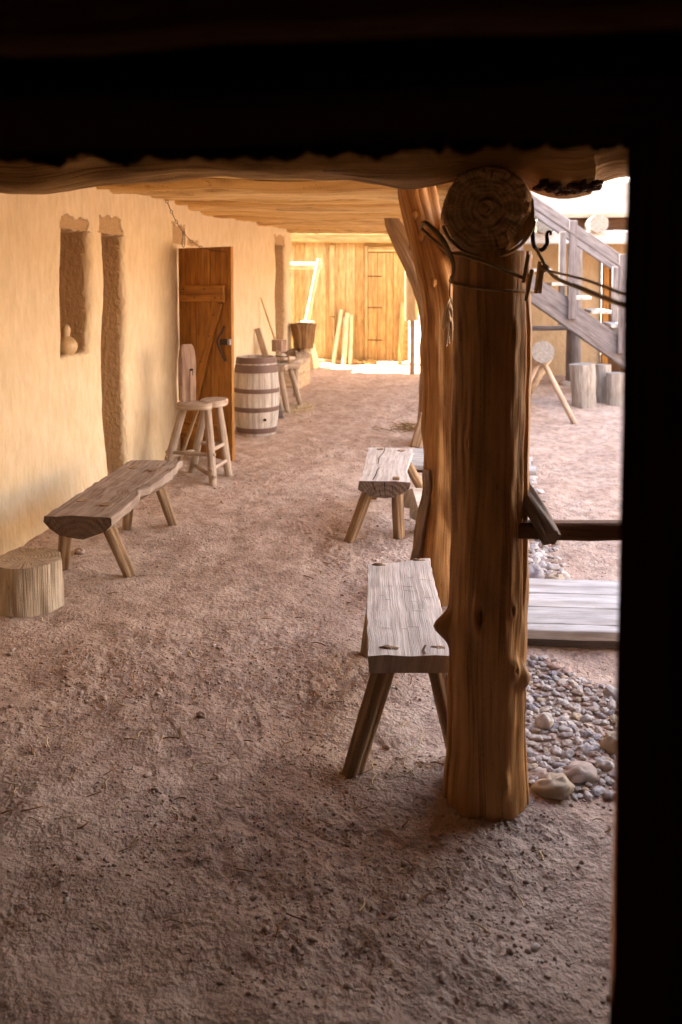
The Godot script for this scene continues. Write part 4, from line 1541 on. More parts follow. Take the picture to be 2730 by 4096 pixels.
func build_barrel() -> void:
	var c := Vector3(-2.31, 0, -9.03)
	var w := thing("wooden_barrel", "weathered stave barrel with rusty iron hoops standing beside the open door", "barrel", c)
	var prof := func(y: float) -> float: return 0.215 + 0.042 * (1.0 - pow((y - 0.44) / 0.44, 2.0))
	var staves := 22
	var a0 := 0.1
	for k in staves:
		var da := TAU / staves * (0.8 + 0.4 * float((k * 7) % 5) / 4.0)
		if k == staves - 1:
			da = TAU + 0.1 - a0
		var s := Shape.new()
		var p := PackedVector3Array()
		var uv := PackedVector2Array()
		var rows := 16
		var off := rng.randf_range(-0.002, 0.002)
		for r in rows:
			var y := 0.875 * r / (rows - 1)
			for q in 5:
				var f := q / 4.0
				var a := a0 + da * (0.012 + 0.976 * f)
				var rr: float = prof.call(y) + off - (0.004 if q == 0 or q == 4 else 0.0)
				p.append(c + Vector3(cos(a) * rr, y, sin(a) * rr))
				uv.append(Vector2(a * 0.24 + k, y + k * 0.37))
		for q in 5:
			var a := a0 + da * (0.012 + 0.976 * q / 4.0)
			var rr: float = prof.call(0.875) - 0.022
			p.append(c + Vector3(cos(a) * rr, 0.875, sin(a) * rr))
			uv.append(Vector2(a * 0.24 + k, 0.9 + k * 0.37))
		for q in 5:
			var a := a0 + da * (0.012 + 0.976 * q / 4.0)
			var rr: float = prof.call(0.8) - 0.024
			p.append(c + Vector3(cos(a) * rr, 0.80, sin(a) * rr))
			uv.append(Vector2(a * 0.24 + k, 1.0 + k * 0.37))
		s.grid(p, uv, 5, rows + 2, false, Vector3(cos(a0 + da * 0.5), 0, sin(a0 + da * 0.5)))
		part("stave", s, M.stave[k % 3], w)
		a0 += da
	for h in [[0.807, 0.872], [0.703, 0.790], [0.484, 0.532], [0.275, 0.326], [0.03, 0.09]]:
		var s := Shape.new()
		var p := PackedVector3Array()
		var uv := PackedVector2Array()
		var mid := PackedVector3Array()
		var lv := [[h[0], -0.002], [h[0], 0.0045], [h[1], 0.0045], [h[1], -0.002]]
		for l in lv:
			for q in 49:
				var a := TAU * (q % 48) / 48.0
				var rr: float = prof.call(l[0]) + l[1]
				p.append(c + Vector3(cos(a) * rr, l[0] + 0.003 * sin(a + h[0] * 9.0), sin(a) * rr))
				uv.append(Vector2(a, l[0]))
			mid.append(c + Vector3(0, l[0], 0))
		s.grid(p, uv, 49, 4, true, Vector3.UP, mid)
		part("hoop", s, M.hoop, w)
	var s := Shape.new()
	tube(s, PackedVector3Array([c + Vector3(0, 0.79, 0), c + Vector3(0, 0.81, 0)]), [0.222, 0.222], 40)
	part("barrel_head", s, M.stave[1], w)
	s = Shape.new()
	tube(s, PackedVector3Array([c + Vector3(0.14, 0.19, 0.19), c + Vector3(0.15, 0.19, 0.205)]), [0.016, 0.016], 12)
	part("bung", s, M.flat_black, w)


func build_wall_things() -> void:
	# gourd in the window niche
	var s := Shape.new()
	var p := PackedVector3Array()
	var uv := PackedVector2Array()
	var mid := PackedVector3Array()
	var c := Vector3(-2.855, 1.165, -5.62)
	var rows := 26
	for r in rows + 1:
		var f := float(r) / rows
		var rr := 0.083 * sqrt(maxf(0.0, 1.0 - pow(f * 3.2 - 1.0, 2.0))) if f < 0.6 else 0.0
		rr = maxf(rr, 0.036 * sqrt(maxf(0.0, 1.0 - pow((f - 0.80) / 0.20, 2.0))))
		rr = maxf(rr, 0.03 if f > 0.5 and f < 0.75 else 0.0)
		if f < 0.02:
			rr = 0.01
		for q in 25:
			var a := TAU * (q % 24) / 24.0
			p.append(c + Vector3(cos(a) * rr, f * 0.24, sin(a) * rr))
			uv.append(Vector2(a, f) * 0.1)
		mid.append(c + Vector3(0, f * 0.225, 0))
	s.grid(p, uv, 25, rows + 1, true, Vector3.UP, mid)
	var gm := plain(lin(0.62, 0.44, 0.24), 0.45)
	gm.detail_enabled = true
	gm.detail_albedo = tex.blotch
	gm.detail_blend_mode = BaseMaterial3D.BLEND_MODE_MUL
	solo("gourd", s, gm, "dried tan bottle gourd sitting on the sill of the wall niche", "gourd", c)
	# shaving horse
	var w := thing("shaving_horse", "low shaving horse with splayed legs and dumb head past the barrel", "workbench", Vector3(-2.35, 0, -10.7))
	s = Shape.new()
	sweep(s, rect_prof(0.26, 0.075, 0.015), stations(Vector3(-2.40, 0.60, -10.35), Vector3(-2.44, 0.56, -12.1), 16), 0.008, 81.0)
	part("seat", s, M.stool, w)
	s = Shape.new()
	sweep(s, rect_prof(0.24, 0.045, 0.008), stations(Vector3(-2.41, 0.73, -10.4), Vector3(-2.43, 0.66, -11.2), 9), 0.003, 83.0)
	part("work_ramp", s, M.stool, w)
	s = Shape.new()
	pole(s, Vector3(-2.52, 0.615, -10.45), Vector3(-2.17, 0.60, -10.72), 0.045, 0.042, 14, 0.08, 85.0)
	part("cross_piece", s, M.stool, w)
	for l in [[Vector3(-2.375, 0.58, -10.5), Vector3(-2.305, 0, -10.68)], [Vector3(-2.27, 0.585, -10.66), Vector3(-2.255, 0, -11.3)], [Vector3(-2.47, 0.56, -10.5), Vector3(-2.56, 0, -10.45)], [Vector3(-2.44, 0.55, -11.9), Vector3(-2.5, 0, -12.1)]]:
		s = Shape.new()
		tube(s, straight(l[0], l[1] - Vector3(0, 0.03, 0), 0.05), [0.038, 0.04, 0.034], 16, 0.06, l[1].z)
		part("leg", s, M.stool, w)
	s = Shape.new()
	var oct := PackedVector2Array()
	for k in 8:
		oct.append(Vector2(cos(TAU * (k + 0.5) / 8.0) * 0.108, sin(TAU * (k + 0.5) / 8.0) * 0.086))
	sweep(s, oct, [Transform3D(Basis(Vector3.RIGHT, Vector3.FORWARD, Vector3.UP), Vector3(-2.44, 0.785, -10.8)), Transform3D(Basis(Vector3.RIGHT, Vector3.FORWARD, Vector3.UP), Vector3(-2.44, 0.94, -10.8))], 0.004, 5.0, null, 9.0)
	part("dumb_head", s, M.clamp, w)
	s = Shape.new()
	s.box(Vector3(0.05, 0.55, 0.04), Transform3D(Basis(), Vector3(-2.45, 0.53, -10.73)), 0.006)
	part("swing_arm", s, M.stool, w)
	s = Shape.new()
	var l := lump(14, 8, 4.0, 0.2)
	for q in l.v.size():
		s.v.append(Vector3(-2.37, 0.735, -10.6) + l.v[q] * Vector3(0.07, 0.045, 0.06))
		s.n.append(l.n[q])
		s.t.append(l.t[q])
	s.ix = l.ix
	part("wood_block", s, M.stave[2], w)
	# drawknife
	w = thing("drawknife", "dark steel drawknife with a down-turned handle lying on the shaving horse", "tool", Vector3(-2.4, 0.755, -10.32))
	s = Shape.new()
	sweep(s, rect_prof(0.022, 0.012, 0.002), stations(Vector3(-2.60, 0.768, -10.34), Vector3(-2.215, 0.757, -10.32), 4), 0.0, 2.0)
	part("blade", s, M.iron, w)
	s = Shape.new()
	pole(s, Vector3(-2.215, 0.757, -10.32), Vector3(-2.198, 0.67, -10.30), 0.013, 0.017, 10, 0.03, 4.0)
	part("handle", s, M.leg, w)
	s = Shape.new()
	pole(s, Vector3(-2.60, 0.768, -10.34), Vector3(-2.61, 0.72, -10.32), 0.010, 0.012, 10, 0.03, 6.0)
	part("handle", s, M.leg, w)
	# thin stick and plank against the wall
	s = Shape.new()
	pole(s, Vector3(-2.475, 0.75, -10.95), Vector3(-2.745, 1.50, -11.0), 0.018, 0.011, 8, 0.04, 8.0)
	solo("thin_stick", s, M.twig, "long thin stick leaning to the wall from the shaving horse", "stick", Vector3(-2.48, 0.75, -10.95))
	s = Shape.new()
	s.box(Vector3(0.085, 1.13, 0.03), Transform3D(Basis(Vector3.BACK, 0.28) * Basis(Vector3.UP, -0.3), Vector3(-2.575, 0.55, -10.75)), 0.004)
	solo("leaning_plank", s, M.stool, "pale plank leaning against the wall behind the barrel", "plank", Vector3(-2.43, 0, -10.7))
	s = Shape.new()
	var prism := PackedVector2Array([Vector2(-0.075, 0.0), Vector2(0.085, 0.0), Vector2(-0.045, 0.46), Vector2(-0.075, 0.46)])
	sweep(s, prism, [Transform3D(Basis(), Vector3(-2.295, 0, -10.02)), Transform3D(Basis(), Vector3(-2.30, 0, -10.06))], 0.0, 1.0)
	solo("wedge_board", s, M.grey[0], "grey tapering board end standing by the barrel's foot", "board", Vector3(-2.3, 0, -10.04))
	# crate, fur and bark bucket
	w = thing("wooden_crate", "pale wooden crate with black stencilled letters by the wall's end", "crate", Vector3(-2.68, 0, -13.2))
	for k in 3:
		s = Shape.new()
		s.box(Vector3(0.32, 0.168, 0.022), Transform3D(Basis(), Vector3(-2.745, 0.085 + 0.17 * k, -12.70)), 0.003, Vector2(k, k * 0.7))
		part("front_board", s, M.crate, w)
		s = Shape.new()
		s.box(Vector3(0.022, 0.168, 1.04), Transform3D(Basis(), Vector3(-2.594, 0.085 + 0.17 * k, -13.235)), 0.003, Vector2(k, k * 1.7))
		part("side_board", s, M.crate, w)
	s = Shape.new()
	s.box(Vector3(0.35, 0.022, 1.1), Transform3D(Basis(), Vector3(-2.74, 0.523, -13.22)), 0.004)
	part("lid", s, M.crate, w)
	var font := SystemFont.new()
	font.font_names = PackedStringArray(["Droid Serif"])
	for tx in [["IA", Vector3(-2.655, 0.405, -12.686), 72], ["SALT", Vector3(-2.70, 0.10, -12.686), 34]]:
		if tx[0] == "SALT":
			continue
		var tm := TextMesh.new()
		tm.text = tx[0]
		tm.font = font
		tm.font_size = tx[2]
		tm.pixel_size = 0.0012
		tm.depth = 0.001
		var o := MeshInstance3D.new()
		o.mesh = tm
		o.material_override = M.flat_black
		named(o, "lettering", w)
		o.position = (tx[1] as Vector3) - w.position
	s = Shape.new()
	fur(s)
	solo("fur_pelt", s, M.fur, "brown and white animal fur draped over the wooden crate", "pelt", Vector3(-2.62, 0.53, -13.1))
	w = thing("bark_bucket", "rough hollow-log bucket holding sticks on top of the furs", "bucket", Vector3(-2.55, 0.66, -13.0))
	s = Shape.new()
	var bark := func(ln: float, a: float) -> float: return 0.006 * sin(a * 9.0) + 0.004 * sin(a * 17.0 + ln * 5.0) + (0.012 * sin(a * 5.0) if ln > 0.37 else 0.0)
	tube(s, straight(Vector3(-2.555, 0.65, -13.02), Vector3(-2.55, 1.045, -13.02), 0.025), [0.15, 0.165, 0.18, 0.205], 60, 0.06, 71.0, null, bark)
	part("bark_wall", s, M.bark, w)
	s = Shape.new()
	tube(s, PackedVector3Array([Vector3(-2.55, 1.03, -13.02), Vector3(-2.55, 1.052, -13.02)]), [0.172, 0.172], 30)
	part("dark_inside", s, M.brown, w)
	s = Shape.new()
	pole(s, Vector3(-2.58, 0.95, -13.05), Vector3(-2.64, 1.14, -13.1), 0.009, 0.007, 8, 0.05, 3.0)
	solo("short_stick", s, M.twig, "short twig sticking up out of the bark bucket", "stick", Vector3(-2.58, 0.95, -13.05))
	# flared adobe bank at the wall's end
	s = Shape.new()
	var prof := PackedVector2Array([Vector2(-0.5, -0.3), Vector2(0.5, -0.3), Vector2(0.5, 0.3), Vector2(-0.5, 0.3)])
	var st := []
	for k in 20:
		var f := k / 19.0
		var wd := lerpf(0.52, 0.2, sqrt(f)) + 0.02 * sin(f * 7.0)
		st.append(Transform3D(Basis(Vector3(wd, 0, 0), Vector3(0, 0, -0.9), Vector3.UP), Vector3(-3.03, -0.05 + f * 1.0, -15.72)))
	sweep(s, prof, st, 0.03, 33.0, null, 4.0)
	solo("adobe_bank", s, M.plaster, "flared adobe bank at the wall's end in front of the gate", "adobe bank", Vector3(-3.03, 0, -15.72))
	# plastered pier on its timber
	w = thing("plastered_pier", "adobe-plastered pier on a thin timber right of the golden gate", "pillar", Vector3(-0.96, 0, -15.5))
	s = Shape.new()
	sweep(s, rect_prof(0.25, 0.3, 0.05), [Transform3D(Basis(Vector3.RIGHT, Vector3.FORWARD, Vector3.UP), Vector3(-0.965, 1.0, -15.5)), Transform3D(Basis(Vector3.RIGHT, Vector3.FORWARD, Vector3.UP), Vector3(-0.97, 1.25, -15.5)), Transform3D(Basis(Vector3.RIGHT, Vector3.FORWARD, Vector3.UP), Vector3(-0.98, 2.75, -15.5))], 0.02, 12.0)
	part("plaster", s, M.plaster, w)
	s = Shape.new()
	s.box(Vector3(0.09, 1.1, 0.1), Transform3D(Basis(), Vector3(-0.955, 0.5, -15.47)), 0.012)
	part("timber", s, M.stool, w)


func fur(s: Shape) -> void:
	var p := PackedVector3Array()
	var uv := PackedVector2Array()
	var cols := 46
	var rows := 40
	for r in rows:
		for c in cols:
			var x := -2.84 + 0.36 * c / (cols - 1)
			var z := -12.62 - 0.78 * r / (rows - 1)
			var y := 0.60 + 0.05 * nz.get_noise_2d(x * 6.0, z * 5.0) + 0.018 * nz.get_noise_2d(x * 30.0, z * 24.0) + 0.012 * nz.get_noise_2d(x * 80.0, z * 70.0)
			var over := maxf(0.0, x + 2.57)
			if over > 0.0:
				y -= over * (1.2 + 1.6 * maxf(0.0, nz.get_noise_2d(z * 5.0, 3.0)))
				x = -2.57 + over * 0.45 + 0.02 * nz.get_noise_2d(z * 20.0, y * 20.0)
			var fr := maxf(0.0, z + 12.69)
			y -= fr * 1.2
			p.append(Vector3(x, y, z))
			uv.append(Vector2(x * 2.0, z * 2.0))
	s.grid(p, uv, cols, rows, false, Vector3.UP)


# ------------------------------------------------------------------ courtyard

func build_courtyard() -> void:
	# boardwalks
	var w := thing("plank_walk", "pale grey plank walk on the ground right of the nearest post", "boardwalk", Vector3(1.2, 0, -4.15))
	var zs := [-3.815, -3.895, -4.10, -4.285, -4.50]
	for k in 4:
		var s := Shape.new()
		var mid: float = (zs[k] + zs[k + 1]) * 0.5
		var wd: float = zs[k] - zs[k + 1] - 0.006
		var x0 := 0.13 + rng.randf_range(-0.02, 0.02)
		sweep(s, rect_prof(wd, 0.045, 0.004), stations(Vector3(x0, 0.085, mid + 0.02), Vector3(2.3, 0.085 + rng.randf_range(-0.003, 0.003), mid - 0.13), 24), 0.003, k * 7.0 + 1.0, null, 5.0)
		part("plank", s, M.walk[k % 3], w)
	var s := Shape.new()
	s.box(Vector3(2.1, 0.06, 0.05), Transform3D(Basis(Vector3.UP, 0.062), Vector3(1.22, 0.035, -3.935)), 0.006)
	part("bearer", s, M.grey[2], w)
	w = thing("plank_walk", "far grey plank walk crossing the stone strip beyond the forked post", "boardwalk", Vector3(0.05, 0, -7.75))
	for k in 4:
		s = Shape.new()
		var mid := -7.40 - 0.2 * k
		sweep(s, rect_prof(0.19, 0.04, 0.004), stations(Vector3(-0.54, 0.045, mid - 0.06), Vector3(0.64 - 0.03 * (k % 2), 0.045, mid), 14), 0.003, k * 5.0 + 2.0, null, 5.0)
		part("plank", s, M.walk[(k + 1) % 3], w)
	# rail from the first post
	w = thing("hitching_rail", "dark squared hitching rail running right from the nearest post", "rail", Vector3(0.2, 0.92, -2.62))
	s = Shape.new()
	sweep(s, rect_prof(0.05, 0.053, 0.006), stations(Vector3(0.17, 0.924, -2.63), Vector3(3.3, 0.99, -2.66), 30), 0.005, 23.0)
	part("rail", s, M.rail, w)
	# hide-scraping log
	w = thing("sloping_log", "sloping log on peg legs with pale cracked end, in the courtyard", "log bench", Vector3(0.95, 0, -11.0))
	s = Shape.new()
	var caps := Shape.new()
	tube(s, straight(Vector3(0.86, 0.12, -12.4), Vector3(0.945, 0.865, -10.2), 0.08), [0.15, 0.15, 0.14, 0.138], 40, 0.05, 37.0, caps)
	part("log", s, M.stump, w)
	part("end_grain", caps, M.end_grey, w)
	for q in [[Vector3(0.97, 0.72, -10.3), Vector3(1.345, -0.02, -10.26)], [Vector3(0.9, 0.72, -10.3), Vector3(0.55, -0.02, -10.3)]]:
		s = Shape.new()
		pole(s, q[0], q[1], 0.032, 0.036, 14, 0.05)
		part("leg", s, M.stool, w)
	stump("tree_stump", "tallest pale courtyard stump, in front of the stair", Vector3(1.655, 0, -11.72), 0.165, 0.172, 0.585, M.stump_grey, M.end_grey, 5.0, Vector3(-0.04, 0, 0), "log stumps in the courtyard")
	stump("tree_stump", "greyer courtyard stump half hidden between the two pale ones", Vector3(1.955, 0, -12.1), 0.105, 0.108, 0.545, M.stump_grey, M.end_grey, 9.0, Vector3.ZERO, "log stumps in the courtyard")
	stump("tree_stump", "shortest courtyard stump, against the dark door jamb's edge", Vector3(2.09, 0, -11.85), 0.125, 0.128, 0.455, M.stump_grey, M.end_grey, 13.0, Vector3.ZERO, "log stumps in the courtyard")
	build_stair()
	build_far_building()


func build_stair() -> void:
	var w := thing("wooden_stair", "weathered grey outdoor stair with plank stringers, treads and handrail", "stair", Vector3(1.7, 0, -13.0))
	var slope := -0.715
	for zz in [-12.7, -13.5]:
		var s := Shape.new()
		var a := Vector3(-0.6, 1.44 - slope * -0.0 + (1.02 + 0.6) * -slope + 0.17, zz)
		var b := Vector3(3.1, a.y + 3.7 * slope, zz)
		sweep(s, rect_prof(0.055, 0.345, 0.006), stations(a, b, 20), 0.003, -zz)
		part("stringer", s, M.grey[0], w)
	for k in 8:
		var s := Shape.new()
		var x := 1.72 + 0.288 * (k - 3)
		var y := 1.475 - 0.2065 * (k - 3)
		s.box(Vector3(0.29, 0.05, 0.86), Transform3D(Basis(), Vector3(x, y, -13.09)), 0.006, Vector2(k, 0))
		part("tread", s, M.walk[k % 3], w)
	for zz in [-12.665, -13.54]:
		var s := Shape.new()
		var dz: float = 0.0 if zz > -13.0 else 0.1
		var a := Vector3(-0.4, 2.905 + 1.43 * 0.70, zz)
		var b := Vector3(3.0, a.y - 3.4 * 0.70, zz)
		sweep(s, rect_prof(0.045, 0.135, 0.006), stations(a, b, 16), 0.002, -zz * 3.0)
		part("handrail", s, M.grey[1], w)
		s = Shape.new()
		sweep(s, rect_prof(0.09, 0.035, 0.006), stations(a + Vector3(0, -0.095, 0.02), b + Vector3(0, -0.095, 0.02), 16), 0.002, -zz * 5.0)
		part("handrail", s, M.grey[2], w)
	for q in [[1.583, -12.635, 2.62, 0.115], [2.30, -12.635, 2.12, 0.115], [1.52, -13.4, 2.50, 0.10], [2.33, -13.4, 1.95, 0.10], [0.8, -12.635, 3.1, 0.11]]:
		var s := Shape.new()
		s.box(Vector3(q[3], 1.46, 0.06), Transform3D(Basis(), Vector3(q[0], q[2] - 0.73, q[1])), 0.006, Vector2(q[0], q[1]))
		part("newel", s, M.grey[2 if q[1] > -13.0 else 1], w)


func build_far_building() -> void:
	var w := thing("courtyard_building", "adobe building across the courtyard with pale parapet and log roof beams", "building", Vector3(4.0, 0, -15.0))
	var s := Shape.new()
	s.box(Vector3(12.4, 0.62, 0.4), Transform3D(Basis(), Vector3(6.3, 3.10, -14.45)), 0.06)
	part("parapet", s, M.white_wall, w)
	s = Shape.new()
	s.box(Vector3(12.2, 0.25, 0.08), Transform3D(Basis(), Vector3(6.3, 2.67, -14.50)), 0.01)
	part("fascia", s, M.brown, w)
	s = Shape.new()
	s.box(Vector3(12.2, 0.16, 6.0), Transform3D(Basis(), Vector3(6.3, 2.875, -17.6)), 0.01)
	part("roof", s, M.brown, w)
	s = Shape.new()
	sweep(s, rect_prof(0.2, 0.215, 0.02), stations(Vector3(0.2, 2.45, -14.2), Vector3(12.3, 2.45, -14.2), 40), 0.01, 51.0)
	part("beam", s, M.walk[0], w)
	for k in 13:
		s = Shape.new()
		var caps := Shape.new()
		var x := 0.44 + 0.85 * k
		tube(s, straight(Vector3(x - 0.02, 2.66, -16.3), Vector3(x, 2.655, -13.86), 0.12), [0.15, 0.148], 30, 0.06, x * 7.0, caps)
		var rb := part("roof_log", s, M.stump, w)
		part("end_grain", caps, M.end_grey, rb)
	s = Shape.new()
	s.box(Vector3(2.2, 2.9, 0.4), Transform3D(Basis(), Vector3(1.38, 1.38, -15.85)), 0.03)
	part("back_wall", s, M.orange_wall, w)
	s = Shape.new()
	s.box(Vector3(9.0, 2.9, 0.4), Transform3D(Basis(), Vector3(7.95, 1.38, -15.85)), 0.03)
	part("back_wall", s, M.orange_wall, w)
	s = Shape.new()
	s.box(Vector3(0.97, 0.7, 0.38), Transform3D(Basis(), Vector3(2.965, 2.47, -15.852)), 0.01)
	part("back_wall", s, M.orange_wall, w)
	s = Shape.new()
	s.box(Vector3(0.4, 2.79, 5.9), Transform3D(Basis(), Vector3(0.06, 1.38, -17.35)), 0.04)  # unseen, lengthened to keep sun from entering under this roof
	part("side_wall", s, M.plaster, w)
	s = Shape.new()
	s.box(Vector3(0.10, 2.14, 0.16), Transform3D(Basis(), Vector3(2.54, 1.05, -15.62)), 0.01)
	part("door_jamb", s, M.door, w)
	s = Shape.new()
	s.box(Vector3(0.10, 2.14, 0.16), Transform3D(Basis(), Vector3(3.39, 1.05, -15.62)), 0.01)
	part("door_jamb", s, M.door, w)
	s = Shape.new()
	s.box(Vector3(0.5, 3.4, 22.0), Transform3D(Basis(), Vector3(12.75, 1.65, -4.0)), 0.05)  # added out of view to bounce sunlight into the porch
	part("bounce_wall", s, M.plaster, w)
	s = Shape.new()
	s.box(Vector3(0.76, 2.1, 0.05), Transform3D(Basis(), Vector3(2.965, 1.05, -15.72)), 0.01)
	part("door", s, M.brown, w)
	for x in [1.81, 4.6, 7.4, 10.2]:
		s = Shape.new()
		tube(s, straight(Vector3(x, 0.04, -14.2), Vector3(x + 0.01, 2.345, -14.2), 0.08), [0.122, 0.12, 0.118], 30, 0.04, x)
		var pst := part("porch_post", s, M.grey[1], w)
		s = Shape.new()
		var l := lump(18, 8, x, 0.2)
		for q in l.v.size():
			s.v.append(Vector3(x - 0.03, 0.02, -14.15) + l.v[q] * Vector3(0.2, 0.06, 0.18))
			s.n.append(l.n[q])
			s.t.append(l.t[q])
		s.ix = l.ix
		part("base_stone", s, M.walk[2], pst)
	s = Shape.new()
	tube(s, smooth_path([Vector3(-0.3, 0.96, -14.05), Vector3(0.7, 0.97, -14.05), Vector3(1.2, 0.945, -14.05), Vector3(1.9, 0.965, -14.05)], 0.08), [0.04, 0.042, 0.038], 14, 0.08, 14.0)
	part("rail_pole", s, M.grey[1], w)


func build_cobbles() -> void:
	var variants := []
	for k in 9:
		variants.append(lump(16, 9, k * 7.7 + 1.0, 0.34).mesh(Vector3.ZERO))
	# the large ones that stand out
	for q in [
		["round tan cobble, roundest and tallest in the near stone bed", 0.545, -3.02, 0.044, 0.042, 0.040, 6, 0.4],
		["broad flat oval stone in the middle of the near stone bed", 0.40, -2.83, 0.066, 0.026, 0.046, 0, 0.5],
		["big smooth oval boulder lying against the nearest post's foot", 0.305, -2.725, 0.066, 0.034, 0.05, 6, 0.2],
		["white angular quartz stone in the near stone bed", 0.315, -3.14, 0.036, 0.032, 0.032, 5, 1.2],
		["striped grey stone, largest behind the plank walk", 0.385, -4.66, 0.085, 0.075, 0.07, 3, 0.9],
		["smooth pale stone lowest behind the plank walk, beside the post", 0.34, -4.56, 0.08, 0.045, 0.05, 5, 0.0],
		["tan oval stone right of the striped one", 0.50, -4.68, 0.07, 0.045, 0.05, 6, -0.4],
		["mottled stone touching the plank walk's back edge", 0.50, -4.575, 0.075, 0.04, 0.05, 2, 0.1],
		["white stone standing up alone beyond the hitching rail", 0.60, -5.55, 0.06, 0.06, 0.05, 5, 0.3],
	]:
		var o := MeshInstance3D.new()
		o.mesh = variants[q[6] % 9]
		o.material_override = M.stones[q[6]]
		named(o, "river_cobble", self)
		o.basis = Basis(Vector3.UP, q[7]) * Basis.from_scale(Vector3(q[3], q[4], q[5]))
		o.position = Vector3(q[1], ground_height(q[1], q[2]) + q[4] * 0.55, q[2])
		tag(o, q[0], "stone", "river cobbles in the drip-line bed")
	# the rest of the bed along the eaves
	var placed := []
	var made := 0
	var tries := 0
	var small := []
	var small_c := []
	while tries < 9000:
		tries += 1
		var f := rng.randf()
		var z := lerpf(-2.72, -3.72, rng.randf()) if f < 0.72 else lerpf(-4.55, -7.4, pow(rng.randf(), 1.5))
		var x := 0.0
		if z > -3.9:
			x = rng.randf_range(0.2, 1.0)
			var far_edge := lerpf(0.95, 0.42, smoothstep(-3.1, -3.7, z))
			if x > far_edge:
				continue
			if z < -3.45 and x > 0.62 - (-z - 3.45) * 0.7:
				continue
		else:
			x = rng.randfn(0.34, 0.12)
			if x > 0.62 or x < 0.05:
				continue
		var r := rng.randf_range(0.011, 0.021) if rng.randf() < 0.82 else rng.randf_range(0.02, 0.03)
		if z < -4.2:
			r *= 1.45
		var ok := true
		for q in placed:
			if absf(q.x - x) < 0.1 and Vector2(q.x - x, q.y - z).length() < (q.z + r) * 0.84:
				ok = false
				break
		if not ok:
			continue
		placed.append(Vector3(x, z, r))
		var b := Basis(Vector3.UP, rng.randf() * TAU) * Basis.from_euler(Vector3(rng.randf_range(-0.3, 0.3), 0, rng.randf_range(-0.35, 0.35)))
		b = b * Basis.from_scale(Vector3(r * rng.randf_range(1.1, 1.65), r * rng.randf_range(0.42, 0.78), r * rng.randf_range(0.7, 1.1)))
		var at := Vector3(x, ground_height(x, z) + r * 0.10 + rng.randf_range(0.0, 0.003), z)
		var ci := rng.randi() % 7
		if x < 0.72 and made < 288:
			made += 1
			var o := MeshInstance3D.new()
			o.mesh = variants[rng.randi() % 9]
			o.material_override = M.stones[ci]
			named(o, "river_cobble", self)
			o.basis = b
			o.position = at
			tag(o, "small smooth river cobble lying loose among many alike in the stone bed", "stone", "river cobbles in the drip-line bed")
		else:
			small.append(Transform3D(b, at))
			var g := rng.randf_range(0.8, 1.15)
			small_c.append(Color(0.40 * g, 0.35 * g, 0.32 * g))
	var tint := plain(Color.WHITE, 0.8)
	tint.vertex_color_use_as_albedo = true
	scatter("far_cobbles", variants[2], tint, small, small_c)
	# a few loose pebbles elsewhere
	for q in [["small round pebble on the dirt under the wall bench", -2.37, -4.8, 0.028], ["lone brown pebble in the open dirt floor", -1.0, -3.02, 0.016]]:
		var o := MeshInstance3D.new()
		o.mesh = variants[3]
		o.material_override = M.stones[4]
		named(o, "pebble", self)
		o.basis = Basis.from_scale(Vector3(q[3] * 1.2, q[3] * 0.8, q[3]))
		o.position = Vector3(q[1], ground_height(q[1], q[2]) + q[3] * 0.4, q[2])
		tag(o, q[0], "stone")


